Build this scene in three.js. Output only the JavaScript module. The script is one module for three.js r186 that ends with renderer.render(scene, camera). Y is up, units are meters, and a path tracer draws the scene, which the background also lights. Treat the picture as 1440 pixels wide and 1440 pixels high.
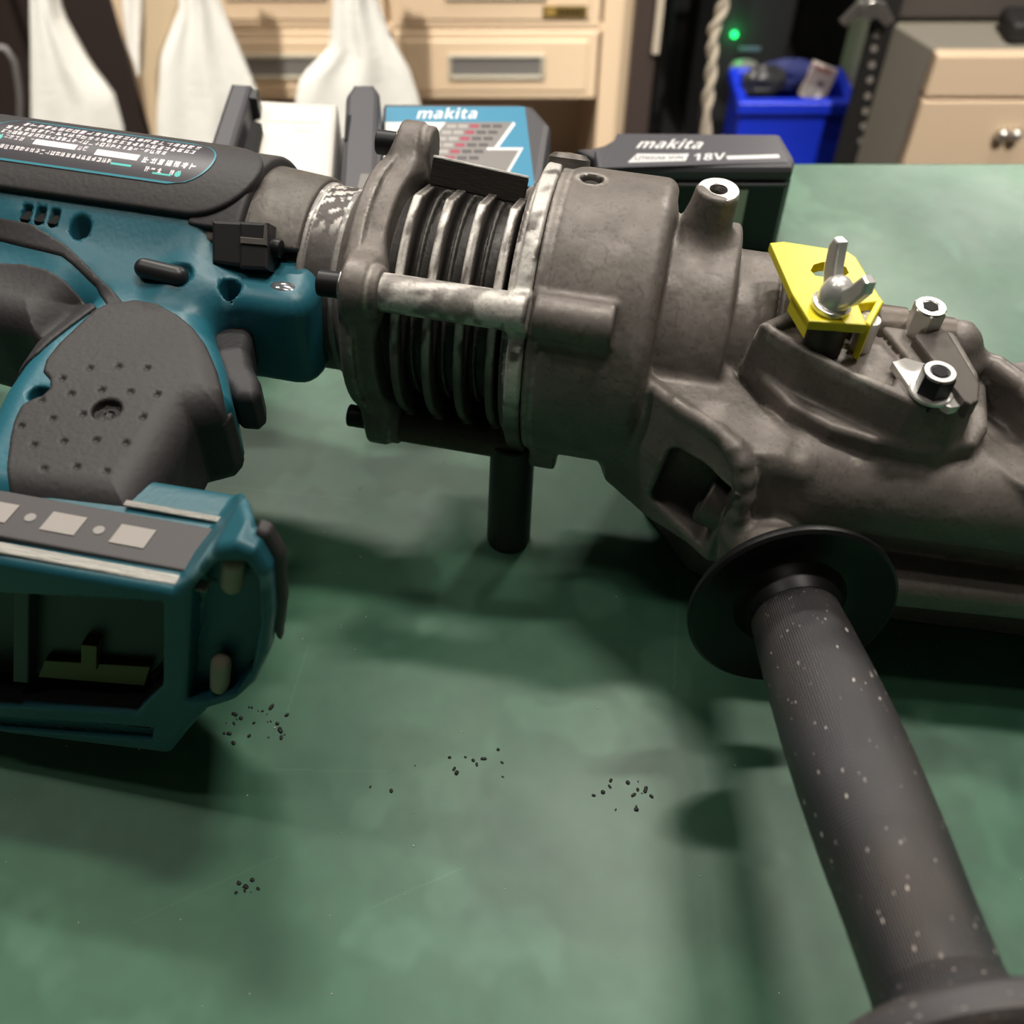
import * as THREE from 'three';
import { RoundedBoxGeometry } from 'three/addons/geometries/RoundedBoxGeometry.js';
import { mergeGeometries } from 'three/addons/utils/BufferGeometryUtils.js';
import { RectAreaLightUniformsLib } from 'three/addons/lights/RectAreaLightUniformsLib.js';

// ------------------------------------------------------------------ camera, light, exposure (metres; bench top is y = 0)
RectAreaLightUniformsLib.init();
const scene = new THREE.Scene();
scene.background = new THREE.Color(0x000000);
const camera = new THREE.PerspectiveCamera(53.13, 1, 0.01, 20);
camera.position.set(0, 0.334, 0);
camera.rotation.set(-50 * Math.PI / 180, 0, 0);
camera.focus = 0.345;
camera.userData.fStop = 10.5;
scene.add(camera);
const renderer = new THREE.WebGLRenderer();
renderer.shadowMap.enabled = true;
renderer.toneMapping = THREE.LinearToneMapping;
renderer.toneMappingExposure = 1.0;
const CEIL = 1.75, FLOOR = -0.8;
// ceiling tubes: x, z, length along x, length along z, intensity
// ceiling spots aimed past the bench at the furniture: position x, z, aim x, y, z, candela
const SPOTS = [
  [-0.45, 0.25, -0.35, -0.35, -1.45, 26.5],
  [0.55, 0.25, 0.62, -0.35, -1.25, 21],
];
const TUBES = [
  [0.50, -0.50, 0.30, 0.06, 215],
  [-0.12, -0.10, 0.30, 0.06, 28],
  [0.05, -0.92, 0.30, 0.06, 200],
  [-0.90, -0.45, 0.30, 0.06, 105],
  [1.48, -3.05, 0.80, 0.10, 430],
  [-0.60, -2.10, 0.90, 0.07, 190],
];

// ------------------------------------------------------------------ small helpers
let seed = 7;
const rnd = () => { seed = (seed * 1664525 + 1013904223) >>> 0; return seed / 4294967296; };
const used = new Map();
const numbered = (n) => { const k = used.get(n) ?? 0; used.set(n, k + 1); return k ? n + '_' + String(k).padStart(3, '0') : n; };
function add(o, name, parent) {
  o.name = numbered(name);
  o.traverse((m) => { if (m.isMesh) { m.castShadow = true; m.receiveShadow = true; } });
  (parent ?? scene).add(o);
  return o;
}
function tag(o, label, category, group) { o.userData.label = label; o.userData.category = category; if (group) o.userData.group = group; return o; }
function thing(name, label, category, pos, turn = 0, group) {
  const g = new THREE.Group(); g.position.set(...pos); g.rotation.y = turn;
  return tag(add(g, name), label, category, group);
}
function struct(name, geo, mat, parent) { const m = add(new THREE.Mesh(geo, mat), name, parent); if (!parent) m.userData.kind = 'structure'; return m; }
const part = (name, geo, mat, parent) => add(new THREE.Mesh(geo, mat), name, parent);
const merge = (l) => mergeGeometries(l.map((g) => { const n = g.index ? g.toNonIndexed() : g; for (const k of Object.keys(n.attributes)) if (!['position', 'normal', 'uv'].includes(k)) n.deleteAttribute(k); return n; }));
const clamp = (v, a = 0, b = 1) => Math.min(b, Math.max(a, v));
const mixn = (a, b, t) => a + (b - a) * t;
const sstep = (a, b, v) => { const t = clamp((v - a) / (b - a)); return t * t * (3 - 2 * t); };
// a box with softened edges, centre + size, in the caller's units
function rbox(cx, cy, cz, sx, sy, sz, r = 0.002, seg = 2) {
  const g = new RoundedBoxGeometry(sx, sy, sz, seg, Math.min(r, sx / 2.01, sy / 2.01, sz / 2.01)); g.translate(cx, cy, cz); return g;
}
// extrude an outline drawn in (a, b) by depth along the third axis, from lo to hi.  plane: 'xy' -> z, 'xz' -> y
function prism(pts, lo, hi, plane = 'xz', bevel = 0.6, holes = []) {
  const s = new THREE.Shape(pts.map((p) => new THREE.Vector2(p[0], plane === 'xz' ? -p[1] : p[1])));
  for (const h of holes) s.holes.push(new THREE.Path(h.map((p) => new THREE.Vector2(p[0], plane === 'xz' ? -p[1] : p[1]))));
  const g = new THREE.ExtrudeGeometry(s, { depth: hi - lo - 2 * bevel, bevelEnabled: bevel > 0, bevelThickness: bevel, bevelSize: bevel, bevelOffset: -bevel, bevelSegments: 2, curveSegments: 10, steps: 1 });
  g.translate(0, 0, lo + bevel);
  if (plane === 'xz') g.rotateX(-Math.PI / 2);
  return g;
}
// cylinder / cone from a to b
const Yup = new THREE.Vector3(0, 1, 0);
function aim(g, a, b) {
  const A = new THREE.Vector3(...a), B = new THREE.Vector3(...b), d = B.clone().sub(A).normalize();
  g.applyQuaternion(new THREE.Quaternion().setFromUnitVectors(Yup, d)); g.translate(A.x, A.y, A.z); return g;
}
function rod(a, b, r, r2 = r, seg = 32) {
  const h = new THREE.Vector3(...a).distanceTo(new THREE.Vector3(...b));
  const e = Math.min(0.08 * Math.max(r, r2), h * 0.2);
  const g = new THREE.LatheGeometry([[0, 0], [r - e, 0], [r, e], [r2, h - e], [r2 - e, h], [0, h]].map((p) => new THREE.Vector2(...p)), seg);
  return aim(g.toNonIndexed ? flatten(g) : g, a, b);
}
function flatten(g) { const n = g.toNonIndexed(); n.computeVertexNormals(); return creased(n, 0.6); }
// normals smoothed only across shallow edges
function creased(n, ang) {
  const p = n.attributes.position, cnt = p.count, map = new Map(), fn = [], key = (i) => Math.round(p.getX(i) * 1e4) + ',' + Math.round(p.getY(i) * 1e4) + ',' + Math.round(p.getZ(i) * 1e4);
  const A = new THREE.Vector3(), B = new THREE.Vector3(), D = new THREE.Vector3();
  for (let i = 0; i < cnt; i += 3) { A.fromBufferAttribute(p, i); B.fromBufferAttribute(p, i + 1).sub(A); D.fromBufferAttribute(p, i + 2).sub(A); const f = B.clone().cross(D); fn.push(f); for (let k = 0; k < 3; k++) { const q = key(i + k); if (!map.has(q)) map.set(q, []); map.get(q).push(i / 3); } }
  const nn = new Float32Array(cnt * 3), ca = Math.cos(ang);
  const un = fn.map((f) => f.clone().normalize());
  for (let i = 0; i < cnt; i++) { const f = un[Math.floor(i / 3)], s = new THREE.Vector3(); for (const j of map.get(key(i))) if (un[j].dot(f) > ca) s.add(fn[j]); s.normalize(); if (!s.lengthSq()) s.copy(f); nn.set([s.x, s.y, s.z], i * 3); }
  n.setAttribute('normal', new THREE.BufferAttribute(nn, 3)); return n;
}
function lathe(profile, a, b, seg = 48) { return aim(flatten(new THREE.LatheGeometry(profile.map((p) => new THREE.Vector2(...p)), seg)), a, b); }
function tube(pts, r, seg = 60, rs = 10) { return new THREE.TubeGeometry(new THREE.CatmullRomCurve3(pts.map((p) => new THREE.Vector3(...p))), seg, r, rs, false); }
function uvScale(g, s) { const u = g.attributes.uv; for (let i = 0; i < u.count; i++) u.setXY(i, u.getX(i) * s, u.getY(i) * s); return g; }

// ------------------------------------------------------------------ textures
const perm = new Uint8Array(512); { const q = [...Array(256).keys()]; for (let i = 255; i > 0; i--) { const j = Math.floor(rnd() * (i + 1)); [q[i], q[j]] = [q[j], q[i]]; } for (let i = 0; i < 512; i++) perm[i] = q[i & 255]; }
function vnoise(x, y, per) { // tileable value noise with period per
  const xi = Math.floor(x), yi = Math.floor(y), fx = x - xi, fy = y - yi, w = (v) => ((v % per) + per) % per;
  const h = (a, b) => perm[(perm[w(a) & 255] + w(b)) & 255] / 255, s = (t) => t * t * (3 - 2 * t);
  return mixn(mixn(h(xi, yi), h(xi + 1, yi), s(fx)), mixn(h(xi, yi + 1), h(xi + 1, yi + 1), s(fx)), s(fy));
}
function fbm(u, v, per, oct = 4) { let a = 0, w = 0.5, t = 0; for (let i = 0; i < oct; i++) { a += w * vnoise(u * per, v * per, per); t += w; w *= 0.55; per *= 2; } return a / t; }
function n3(x, y, z) { return (vnoise(x + z * 0.37, y + z * 0.61, 256) + vnoise(y * 1.1 + 31, z + x * 0.29 + 17, 256)) / 2; }
function texture(n, fn, srgb, rep = 1) {
  const d = new Uint8Array(n * n * 4);
  for (let j = 0; j < n; j++) for (let i = 0; i < n; i++) { const c = fn(i / n, j / n); const k = (j * n + i) * 4; d[k] = clamp(c[0]) * 255; d[k + 1] = clamp(c[1]) * 255; d[k + 2] = clamp(c[2]) * 255; d[k + 3] = 255; }
  const t = new THREE.DataTexture(d, n, n); t.wrapS = t.wrapT = THREE.RepeatWrapping; t.magFilter = THREE.LinearFilter; t.minFilter = THREE.LinearMipmapLinearFilter; t.generateMipmaps = true;
  if (srgb) t.colorSpace = THREE.SRGBColorSpace; t.repeat.set(rep, rep); t.needsUpdate = true; return t;
}
function canvasTex(w, h, draw) {
  const c = document.createElement('canvas'); c.width = w; c.height = h; draw(c.getContext('2d'), w, h);
  const t = new THREE.CanvasTexture(c); t.colorSpace = THREE.SRGBColorSpace; return t;
}
const grain = texture(256, (u, v) => { const a = fbm(u, v, 16, 4); return [a, a, a]; });
const castMap = texture(512, (u, v) => { const a = fbm(u, v, 6, 5), b = fbm(u + 0.3, v + 0.7, 48, 2), s = 0.74 + 0.34 * a + 0.2 * (b - 0.5) - (b > 0.72 ? 0.2 : 0); return [s, s, s]; }, false);
const castRough = texture(256, (u, v) => { const a = fbm(u, v, 8, 4), s = 0.62 + 0.5 * (a - 0.5); return [s, s, s]; });
const pebble = texture(256, (u, v) => { const a = fbm(u, v, 64, 2); return [a, a, a]; });

// ------------------------------------------------------------------ materials
const std = (o) => new THREE.MeshStandardMaterial(o);
const lin = (r, g, b) => new THREE.Color().setRGB(r, g, b);
const M = {
  cast: std({ color: lin(1, 1, 1), vertexColors: true, metalness: 0.3, roughness: 0.85, map: castMap, roughnessMap: castRough, bumpMap: grain, bumpScale: 0.0004 }),
  iron: std({ color: lin(0.13, 0.115, 0.105), metalness: 0.6, roughness: 0.45, bumpMap: grain, bumpScale: 0.0001 }),
  darkIron: std({ color: lin(0.05, 0.045, 0.04), metalness: 0.5, roughness: 0.45, bumpMap: grain, bumpScale: 0.0001 }),
  blackSteel: std({ color: lin(0.02, 0.02, 0.022), metalness: 0.5, roughness: 0.4 }),
  steel: std({ color: lin(0.62, 0.6, 0.57), metalness: 0.95, roughness: 0.28 }),
  wornSteel: std({ color: lin(0.75, 0.73, 0.7), metalness: 0.75, roughness: 0.4, bumpMap: grain, bumpScale: 0.0004 }),
  bright: std({ color: lin(0.8, 0.78, 0.75), metalness: 0.55, roughness: 0.3 }),
  residue: std({ color: lin(0.62, 0.6, 0.55), metalness: 0, roughness: 0.9, map: castMap, bumpMap: grain, bumpScale: 0.0006 }),
  brass: std({ color: lin(0.14, 0.1, 0.045), metalness: 0.8, roughness: 0.4 }),
  teal: std({ color: lin(1, 1, 1), vertexColors: true, metalness: 0, roughness: 0.42, bumpMap: pebble, bumpScale: 0.00006 }),
  rubber: std({ color: lin(1, 1, 1), vertexColors: true, metalness: 0, roughness: 0.6, bumpMap: pebble, bumpScale: 0.00012 }),
  blackPlastic: std({ color: lin(0.018, 0.018, 0.02), metalness: 0, roughness: 0.42 }),
  void: std({ color: lin(0.004, 0.004, 0.004), metalness: 0, roughness: 0.8 }),
  greyPlastic: std({ color: lin(0.075, 0.072, 0.082), metalness: 0, roughness: 0.5 }),
  yellow: std({ color: lin(0.86, 0.74, 0.02), metalness: 0, roughness: 0.38 }),
  white: std({ color: lin(0.78, 0.76, 0.7), metalness: 0, roughness: 0.7 }),
  offWhite: std({ color: lin(0.36, 0.32, 0.25), metalness: 0, roughness: 0.6 }),
  cloth: std({ color: lin(0.86, 0.84, 0.78), metalness: 0, roughness: 0.9, side: THREE.DoubleSide, bumpMap: grain, bumpScale: 0.0006 }),
  cream: std({ color: lin(0.66, 0.5, 0.34), metalness: 0, roughness: 0.45 }),
  creamDark: std({ color: lin(0.40, 0.36, 0.28), metalness: 0, roughness: 0.6 }),
  handleGrey: std({ color: lin(0.2, 0.19, 0.18), metalness: 0.3, roughness: 0.5 }),
  blackPaint: std({ color: lin(0.012, 0.011, 0.011), metalness: 0.1, roughness: 0.6 }),
  brownPaint: std({ color: lin(0.035, 0.022, 0.018), metalness: 0, roughness: 0.7 }),
  blue: std({ color: lin(0.008, 0.03, 0.52), metalness: 0, roughness: 0.4 }),
  darkBlue: std({ color: lin(0.006, 0.012, 0.09), metalness: 0, roughness: 0.7 }),
  cord: std({ color: lin(0.42, 0.36, 0.28), metalness: 0, roughness: 0.6 }),
  carton: std({ color: lin(0.64, 0.48, 0.33), metalness: 0, roughness: 0.8 }),
};

// ------------------------------------------------------------------ distance-field modelling (millimetres, in the tool's own frame)
const mx = Math.max, mn = Math.min, hy = Math.hypot, ab = Math.abs;
const smin = (a, b, k) => { const h = mx(k - ab(a - b), 0) / k; return mn(a, b) - h * h * k * 0.25; };
const smax = (a, b, k) => -smin(-a, -b, k);
function poly2(P) {
  const n = P.length;
  return (x, y) => {
    let d = 1e18, s = 1;
    for (let i = 0, j = n - 1; i < n; j = i++) {
      const ex = P[j][0] - P[i][0], ey = P[j][1] - P[i][1], wx = x - P[i][0], wy = y - P[i][1];
      const t = clamp((wx * ex + wy * ey) / (ex * ex + ey * ey)), bx = wx - ex * t, by = wy - ey * t;
      d = mn(d, bx * bx + by * by);
      const c1 = y >= P[i][1], c2 = y < P[j][1], c3 = ex * wy > ey * wx;
      if ((c1 && c2 && c3) || (!c1 && !c2 && !c3)) s = -s;
    }
    return s * Math.sqrt(d);
  };
}
const slab = (d2, h, r) => { const a = d2 + r, b = h + r; return mn(mx(a, b), 0) + hy(mx(a, 0), mx(b, 0)) - r; };
// outline in (x, z) between y = lo and y = hi
const exY = (P, lo, hi, r = 2) => { const f = poly2(P); return (x, y, z) => slab(f(x, z), mx(lo - y, y - hi), r); };
const exZ = (P, lo, hi, r = 2) => { const f = poly2(P); return (x, y, z) => slab(f(x, y), mx(lo - z, z - hi), r); };
const exX = (P, lo, hi, r = 2) => { const f = poly2(P); return (x, y, z) => slab(f(z, y), mx(lo - x, x - hi), r); };
const cylX = (x0, x1, rad, r = 1, cy = 0, cz = 0) => (x, y, z) => slab(hy(y - cy, z - cz) - rad, mx(x0 - x, x - x1), r);
function cylAB(A, B, ra, rb = ra, r = 1) {
  const L = hy(B[0] - A[0], B[1] - A[1], B[2] - A[2]), u = [(B[0] - A[0]) / L, (B[1] - A[1]) / L, (B[2] - A[2]) / L];
  return (x, y, z) => { const px = x - A[0], py = y - A[1], pz = z - A[2], t = px * u[0] + py * u[1] + pz * u[2], q = Math.sqrt(mx(0, px * px + py * py + pz * pz - t * t)); return slab(q - mixn(ra, rb, clamp(t / L)), mx(-t, t - L), r); };
}
const caps = (A, B, ra, rb = ra) => { const d = [B[0] - A[0], B[1] - A[1], B[2] - A[2]], l = d[0] * d[0] + d[1] * d[1] + d[2] * d[2]; return (x, y, z) => { const px = x - A[0], py = y - A[1], pz = z - A[2], t = clamp((px * d[0] + py * d[1] + pz * d[2]) / l); return hy(px - d[0] * t, py - d[1] * t, pz - d[2] * t) - mixn(ra, rb, t); }; };
const boxS = (c, s, r = 1) => (x, y, z) => { const a = ab(x - c[0]) - s[0] / 2 + r, b = ab(y - c[1]) - s[1] / 2 + r, e = ab(z - c[2]) - s[2] / 2 + r; return mn(mx(a, b, e), 0) + hy(mx(a, 0), mx(b, 0), mx(e, 0)) - r; };

// the tool stands at T on the bench, its barrel turned toward the viewer at the right and dipping a little
const PITCH = -1.5 * Math.PI / 180;
const toolM = new THREE.Matrix4().makeTranslation(0, 0.095, 0).multiply(new THREE.Matrix4().makeRotationZ(PITCH)).multiply(new THREE.Matrix4().makeScale(0.001, 0.001, 0.001));
const mm = (g) => g.applyMatrix4(toolM);

// surface nets with block skipping; color(x,y,z,n,wear) -> [r,g,b] linear
function meshField(f, lo, hi, h, color, uvmm = 80, wearE = 2.2) {
  const nx = Math.ceil((hi[0] - lo[0]) / h) + 1, ny = Math.ceil((hi[1] - lo[1]) / h) + 1, nz = Math.ceil((hi[2] - lo[2]) / h) + 1;
  const V = new Float32Array(nx * ny * nz), B = 8, half = h * B * 0.5 * 1.7321 * 1.15;
  for (let k = 0; k < nz; k += B) for (let j = 0; j < ny; j += B) for (let i = 0; i < nx; i += B) {
    const c = f(lo[0] + (i + B / 2) * h, lo[1] + (j + B / 2) * h, lo[2] + (k + B / 2) * h), far = ab(c) > half + 3;
    for (let kk = k; kk < mn(nz, k + B); kk++) for (let jj = j; jj < mn(ny, j + B); jj++) for (let ii = i; ii < mn(nx, i + B); ii++)
      V[(kk * ny + jj) * nx + ii] = far ? c : f(lo[0] + ii * h, lo[1] + jj * h, lo[2] + kk * h);
  }
  const id = new Int32Array(nx * ny * nz).fill(-1), P = [];
  const E = [[0, 1], [2, 3], [4, 5], [6, 7], [0, 2], [1, 3], [4, 6], [5, 7], [0, 4], [1, 5], [2, 6], [3, 7]];
  const off = [0, 1, nx, nx + 1, nx * ny, nx * ny + 1, nx * ny + nx, nx * ny + nx + 1];
  for (let k = 0; k < nz - 1; k++) for (let j = 0; j < ny - 1; j++) for (let i = 0; i < nx - 1; i++) {
    const b = (k * ny + j) * nx + i; let m = 0;
    for (let c = 0; c < 8; c++) if (V[b + off[c]] < 0) m |= 1 << c;
    if (m === 0 || m === 255) continue;
    let sx = 0, sy = 0, sz = 0, n = 0;
    for (const [a, e] of E) { const va = V[b + off[a]], ve = V[b + off[e]]; if ((va < 0) === (ve < 0)) continue; const t = va / (va - ve); sx += mixn(a & 1, e & 1, t); sy += mixn((a >> 1) & 1, (e >> 1) & 1, t); sz += mixn(a >> 2, e >> 2, t); n++; }
    id[b] = P.length / 3; P.push(lo[0] + (i + sx / n) * h, lo[1] + (j + sy / n) * h, lo[2] + (k + sz / n) * h);
  }
  const nv = P.length / 3, N = new Float32Array(nv * 3), C = color ? new Float32Array(nv * 3) : null, e = h * 0.35;
  for (let i = 0; i < nv; i++) {
    let x = P[i * 3], y = P[i * 3 + 1], z = P[i * 3 + 2], gx, gy, gz;
    for (let it = 0; it < 2; it++) {
      gx = f(x + e, y, z) - f(x - e, y, z); gy = f(x, y + e, z) - f(x, y - e, z); gz = f(x, y, z + e) - f(x, y, z - e);
      const l = hy(gx, gy, gz) || 1; gx /= l; gy /= l; gz /= l;
      if (it === 0) { const d = clamp(f(x, y, z), -h * 0.4, h * 0.4); x -= gx * d; y -= gy * d; z -= gz * d; }
    }
    P[i * 3] = x; P[i * 3 + 1] = y; P[i * 3 + 2] = z; N[i * 3] = gx; N[i * 3 + 1] = gy; N[i * 3 + 2] = gz;
    if (C) { const w = clamp((f(x - gx * wearE, y - gy * wearE, z - gz * wearE) + wearE) / wearE), c = color(x, y, z, [gx, gy, gz], w); C[i * 3] = c[0]; C[i * 3 + 1] = c[1]; C[i * 3 + 2] = c[2]; }
  }
  const T = [];
  const quad = (a, b, c, d, fl) => { if (a < 0 || b < 0 || c < 0 || d < 0) return; if (fl) T.push(a, c, b, a, d, c); else T.push(a, b, c, a, c, d); };
  for (let k = 1; k < nz - 1; k++) for (let j = 1; j < ny - 1; j++) for (let i = 1; i < nx - 1; i++) {
    const b = (k * ny + j) * nx + i, s = V[b] < 0;
    if (s !== (V[b + 1] < 0)) quad(id[b - nx - nx * ny], id[b - nx * ny], id[b], id[b - nx], !s);
    if (s !== (V[b + nx] < 0)) quad(id[b - 1 - nx * ny], id[b - 1], id[b], id[b - nx * ny], !s);
    if (s !== (V[b + nx * ny] < 0)) quad(id[b - 1 - nx], id[b - nx], id[b], id[b - 1], !s);
  }
  const nt = T.length, pos = new Float32Array(nt * 3), nor = new Float32Array(nt * 3), uv = new Float32Array(nt * 2), col = C ? new Float32Array(nt * 3) : null;
  for (let t = 0; t < nt; t += 3) {
    let ax = 0, ay = 0, az = 0;
    for (let q = 0; q < 3; q++) { const v = T[t + q] * 3; ax += N[v]; ay += N[v + 1]; az += N[v + 2]; }
    ax = ab(ax); ay = ab(ay); az = ab(az); const m = ax > ay && ax > az ? 0 : ay > az ? 1 : 2;
    for (let q = 0; q < 3; q++) {
      const v = T[t + q] * 3, o = (t + q) * 3, x = P[v], y = P[v + 1], z = P[v + 2];
      pos[o] = x; pos[o + 1] = y; pos[o + 2] = z; nor[o] = N[v]; nor[o + 1] = N[v + 1]; nor[o + 2] = N[v + 2];
      uv[(t + q) * 2] = (m === 0 ? z : x) / uvmm; uv[(t + q) * 2 + 1] = (m === 1 ? z : y) / uvmm;
      if (C) { col[o] = C[v]; col[o + 1] = C[v + 1]; col[o + 2] = C[v + 2]; }
    }
  }
  const g = new THREE.BufferGeometry();
  g.setAttribute('position', new THREE.BufferAttribute(pos, 3)); g.setAttribute('normal', new THREE.BufferAttribute(nor, 3)); g.setAttribute('uv', new THREE.BufferAttribute(uv, 2));
  if (col) g.setAttribute('color', new THREE.BufferAttribute(col, 3));
  return g;
}
const castCol = (base, bright, amt = 1) => (x, y, z, n, w) => {
  const q = n3(x * 0.13, y * 0.13, z * 0.13), s = n3(x * 0.5, y * 0.5, z * 0.5), k = clamp((w - 0.32) * 2.2) * sstep(0.3, 0.62, q * 0.55 + s * 0.5) * amt, m = 0.82 + 0.36 * q;
  return [mixn(base[0] * m, bright[0], k), mixn(base[1] * m, bright[1], k), mixn(base[2] * m, bright[2], k)];
};
const CB = [0.205, 0.18, 0.163], CW = [0.6, 0.56, 0.51];
const plain = (c, v = 0.12) => (x, y, z) => { const m = 1 - v + 2 * v * n3(x * 0.07, y * 0.07, z * 0.07); return [c[0] * m, c[1] * m, c[2] * m]; };

// ------------------------------------------------------------------ the room shell
{
  const X0 = -3, X1 = 3, Z0 = -3.4, Z1 = 2.2, T = 0.1, wallM = std({ color: lin(0.17, 0.16, 0.145), roughness: 0.9, bumpMap: grain, bumpScale: 0.001 }), H = CEIL - FLOOR, ym = (CEIL + FLOOR) / 2;
  const box = (x, y, z, sx, sy, sz) => new THREE.BoxGeometry(sx, sy, sz).translate(x, y, z);
  struct('floor', box((X0 + X1) / 2, FLOOR - T / 2, (Z0 + Z1) / 2, X1 - X0 + 2 * T, T, Z1 - Z0 + 2 * T), std({ color: lin(0.09, 0.075, 0.065), roughness: 0.7, bumpMap: grain, bumpScale: 0.001 }));
  struct('ceiling', box((X0 + X1) / 2, CEIL + T / 2, (Z0 + Z1) / 2, X1 - X0 + 2 * T, T, Z1 - Z0 + 2 * T), std({ color: lin(0.3, 0.29, 0.27), roughness: 0.9 }));
  struct('wall_back', box(0, ym, Z0 - T / 2, X1 - X0, H, T), wallM);
  struct('wall_front', box(0, ym, Z1 + T / 2, X1 - X0, H, T), wallM);
  struct('wall_left', box(X0 - T / 2, ym, (Z0 + Z1) / 2, T, H, Z1 - Z0 + 2 * T), wallM);
  struct('wall_right', box(X1 + T / 2, ym, (Z0 + Z1) / 2, T, H, Z1 - Z0 + 2 * T), wallM);
}
// ceiling fittings, each with its own light (outside the photograph)
TUBES.forEach(([x, z, lx, lz, I], i) => {
  const n = ['over the right of the bench', 'nearest the front edge of the bench', 'between the bench and the drawers', 'over the left of the bench', 'farthest back by the back wall', 'above the drawer cabinet'][i];
  const t = thing('ceiling_lamp', 'white strip lamp on the ceiling ' + n, 'lamp', [x, CEIL, z]);
  part('lamp_housing', new RoundedBoxGeometry(lx + 0.06, 0.05, lz + 0.05, 2, 0.01).translate(0, -0.026, 0), std({ color: lin(0.7, 0.7, 0.7), roughness: 0.5 }), t);
  part('lamp_tube', new RoundedBoxGeometry(lx, 0.012, lz, 2, 0.005).translate(0, -0.058, 0), std({ color: 0xffffff, emissive: lin(1, 0.95, 0.86), emissiveIntensity: 3 }), t);
  const L = new THREE.RectAreaLight(new THREE.Color().setRGB(1, 0.94, 0.85), I, lx, lz);
  L.position.set(x, CEIL - 0.066, z); L.rotation.x = -Math.PI / 2; scene.add(L);
});
SPOTS.forEach(([x, z, ax, ay, az, I], i) => {
  const t = thing('spot_lamp', 'small round spot lamp on the ceiling aimed at the ' + (i ? 'cream chest' : 'cream drawer cabinet'), 'lamp', [x, CEIL, z]);
  const d = new THREE.Vector3(ax - x, ay - CEIL, az - z).normalize(), a = d.clone().multiplyScalar(0.02), b = d.clone().multiplyScalar(0.13), c = d.clone().multiplyScalar(0.128), e = d.clone().multiplyScalar(0.134);
  part('lamp_housing', rod(a.toArray(), b.toArray(), 0.04), std({ color: lin(0.7, 0.7, 0.7), roughness: 0.5 }), t);
  part('lamp_lens', rod(c.toArray(), e.toArray(), 0.034), std({ color: 0xffffff, emissive: lin(1, 0.95, 0.86), emissiveIntensity: 3 }), t);
  const L = new THREE.SpotLight(new THREE.Color().setRGB(1, 0.95, 0.87), I, 0, 18 * Math.PI / 180, 0.5, 2);
  L.position.set(x + d.x * 0.145, CEIL + d.y * 0.145, z + d.z * 0.145); L.target.position.set(ax, ay, az); L.shadow.radius = 1.7; L.castShadow = true; scene.add(L, L.target);
});
// ------------------------------------------------------------------ workbench
const bench = thing('workbench', 'large workbench with a scuffed green top, worn and dusty, under the power tool', 'workbench', [0, FLOOR, 0]);
{
  const benchMap = texture(1024, (u, v) => {
    const a = fbm(u, v, 3, 5), b = fbm(u + 0.4, v + 0.2, 10, 4), c = fbm(u, v, 90, 2), s = fbm(u * 1 + 0.7, v, 24, 3);
    let m = 0.78 + 0.34 * a + 0.16 * (b - 0.5) + 0.10 * (c - 0.5); const pale = sstep(0.58, 0.75, s) * 0.06;
    return [0.275 * m + pale + (b - 0.5) * 0.06, 0.465 * m + pale, 0.35 * m + pale + 0.01];
  }, true);
  { // faint scratches and scuffs worn into the paint
    const im = benchMap.image, N = im.width, d = im.data;
    for (let k = 0; k < 26; k++) { let x = rnd() * N, y = rnd() * N; const a = (rnd() - 0.5) * 1.2 + (rnd() < 0.3 ? 1.5 : 0), l = 20 + rnd() * 130, v = rnd() < 0.7 ? 5 + rnd() * 8 : -8; for (let i = 0; i < l; i++) { x += Math.cos(a); y += Math.sin(a); const q = (((Math.floor(y) % N + N) % N) * N + ((Math.floor(x) % N + N) % N)) * 4; for (let c = 0; c < 3; c++) d[q + c] = clamp(d[q + c] + v, 0, 255); } }
  }
  const benchRough = texture(512, (u, v) => { const a = fbm(u, v, 5, 5), s = 0.46 + 0.3 * (a - 0.5); return [s, s, s]; });
  for (const t of [benchMap, benchRough]) t.repeat.set(1.6, 1.6);
  const w = 1.25, z0 = -0.553, z1 = 0.5;
  const fine = grain.clone(); fine.repeat.set(9, 9); fine.needsUpdate = true;
  const g = prism([[-w, z0], [w, z0], [w, z1], [-w, z1]], -0.045, 0, 'xz', 0.003); g.translate(0, -FLOOR, 0);
  part('bench_top', g, std({ color: lin(1, 1, 1), map: benchMap, roughness: 1, roughnessMap: benchRough, bumpMap: fine, bumpScale: 0.00006 }), bench);
  for (const x of [-1.15, 1.15]) for (const z of [z0 + 0.07, z1 - 0.07]) part('leg', rbox(x, 0.377, z, 0.06, 0.754, 0.06, 0.004), M.handleGrey, bench);
  part('frame', rbox(0, 0.715, (z0 + z1) / 2, 2.3, 0.07, z1 - z0 - 0.14, 0.004), M.handleGrey, bench);
}

// ================================================================== THE TOOL
const tool = thing('hole_puncher', 'large cordless hydraulic hole puncher with teal pistol grip and worn grey cast-metal head', 'power tool', [-0.0052, 0, -0.3009], -11.5 * Math.PI / 180);
const tp = (name, g, m, parent = tool) => part(name, mm(g), m, parent);
const D2R = Math.PI / 180;
const ring = (phi, r) => [r * Math.sin(phi * D2R), r * Math.cos(phi * D2R)];   // (y, z) round the barrel

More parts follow.
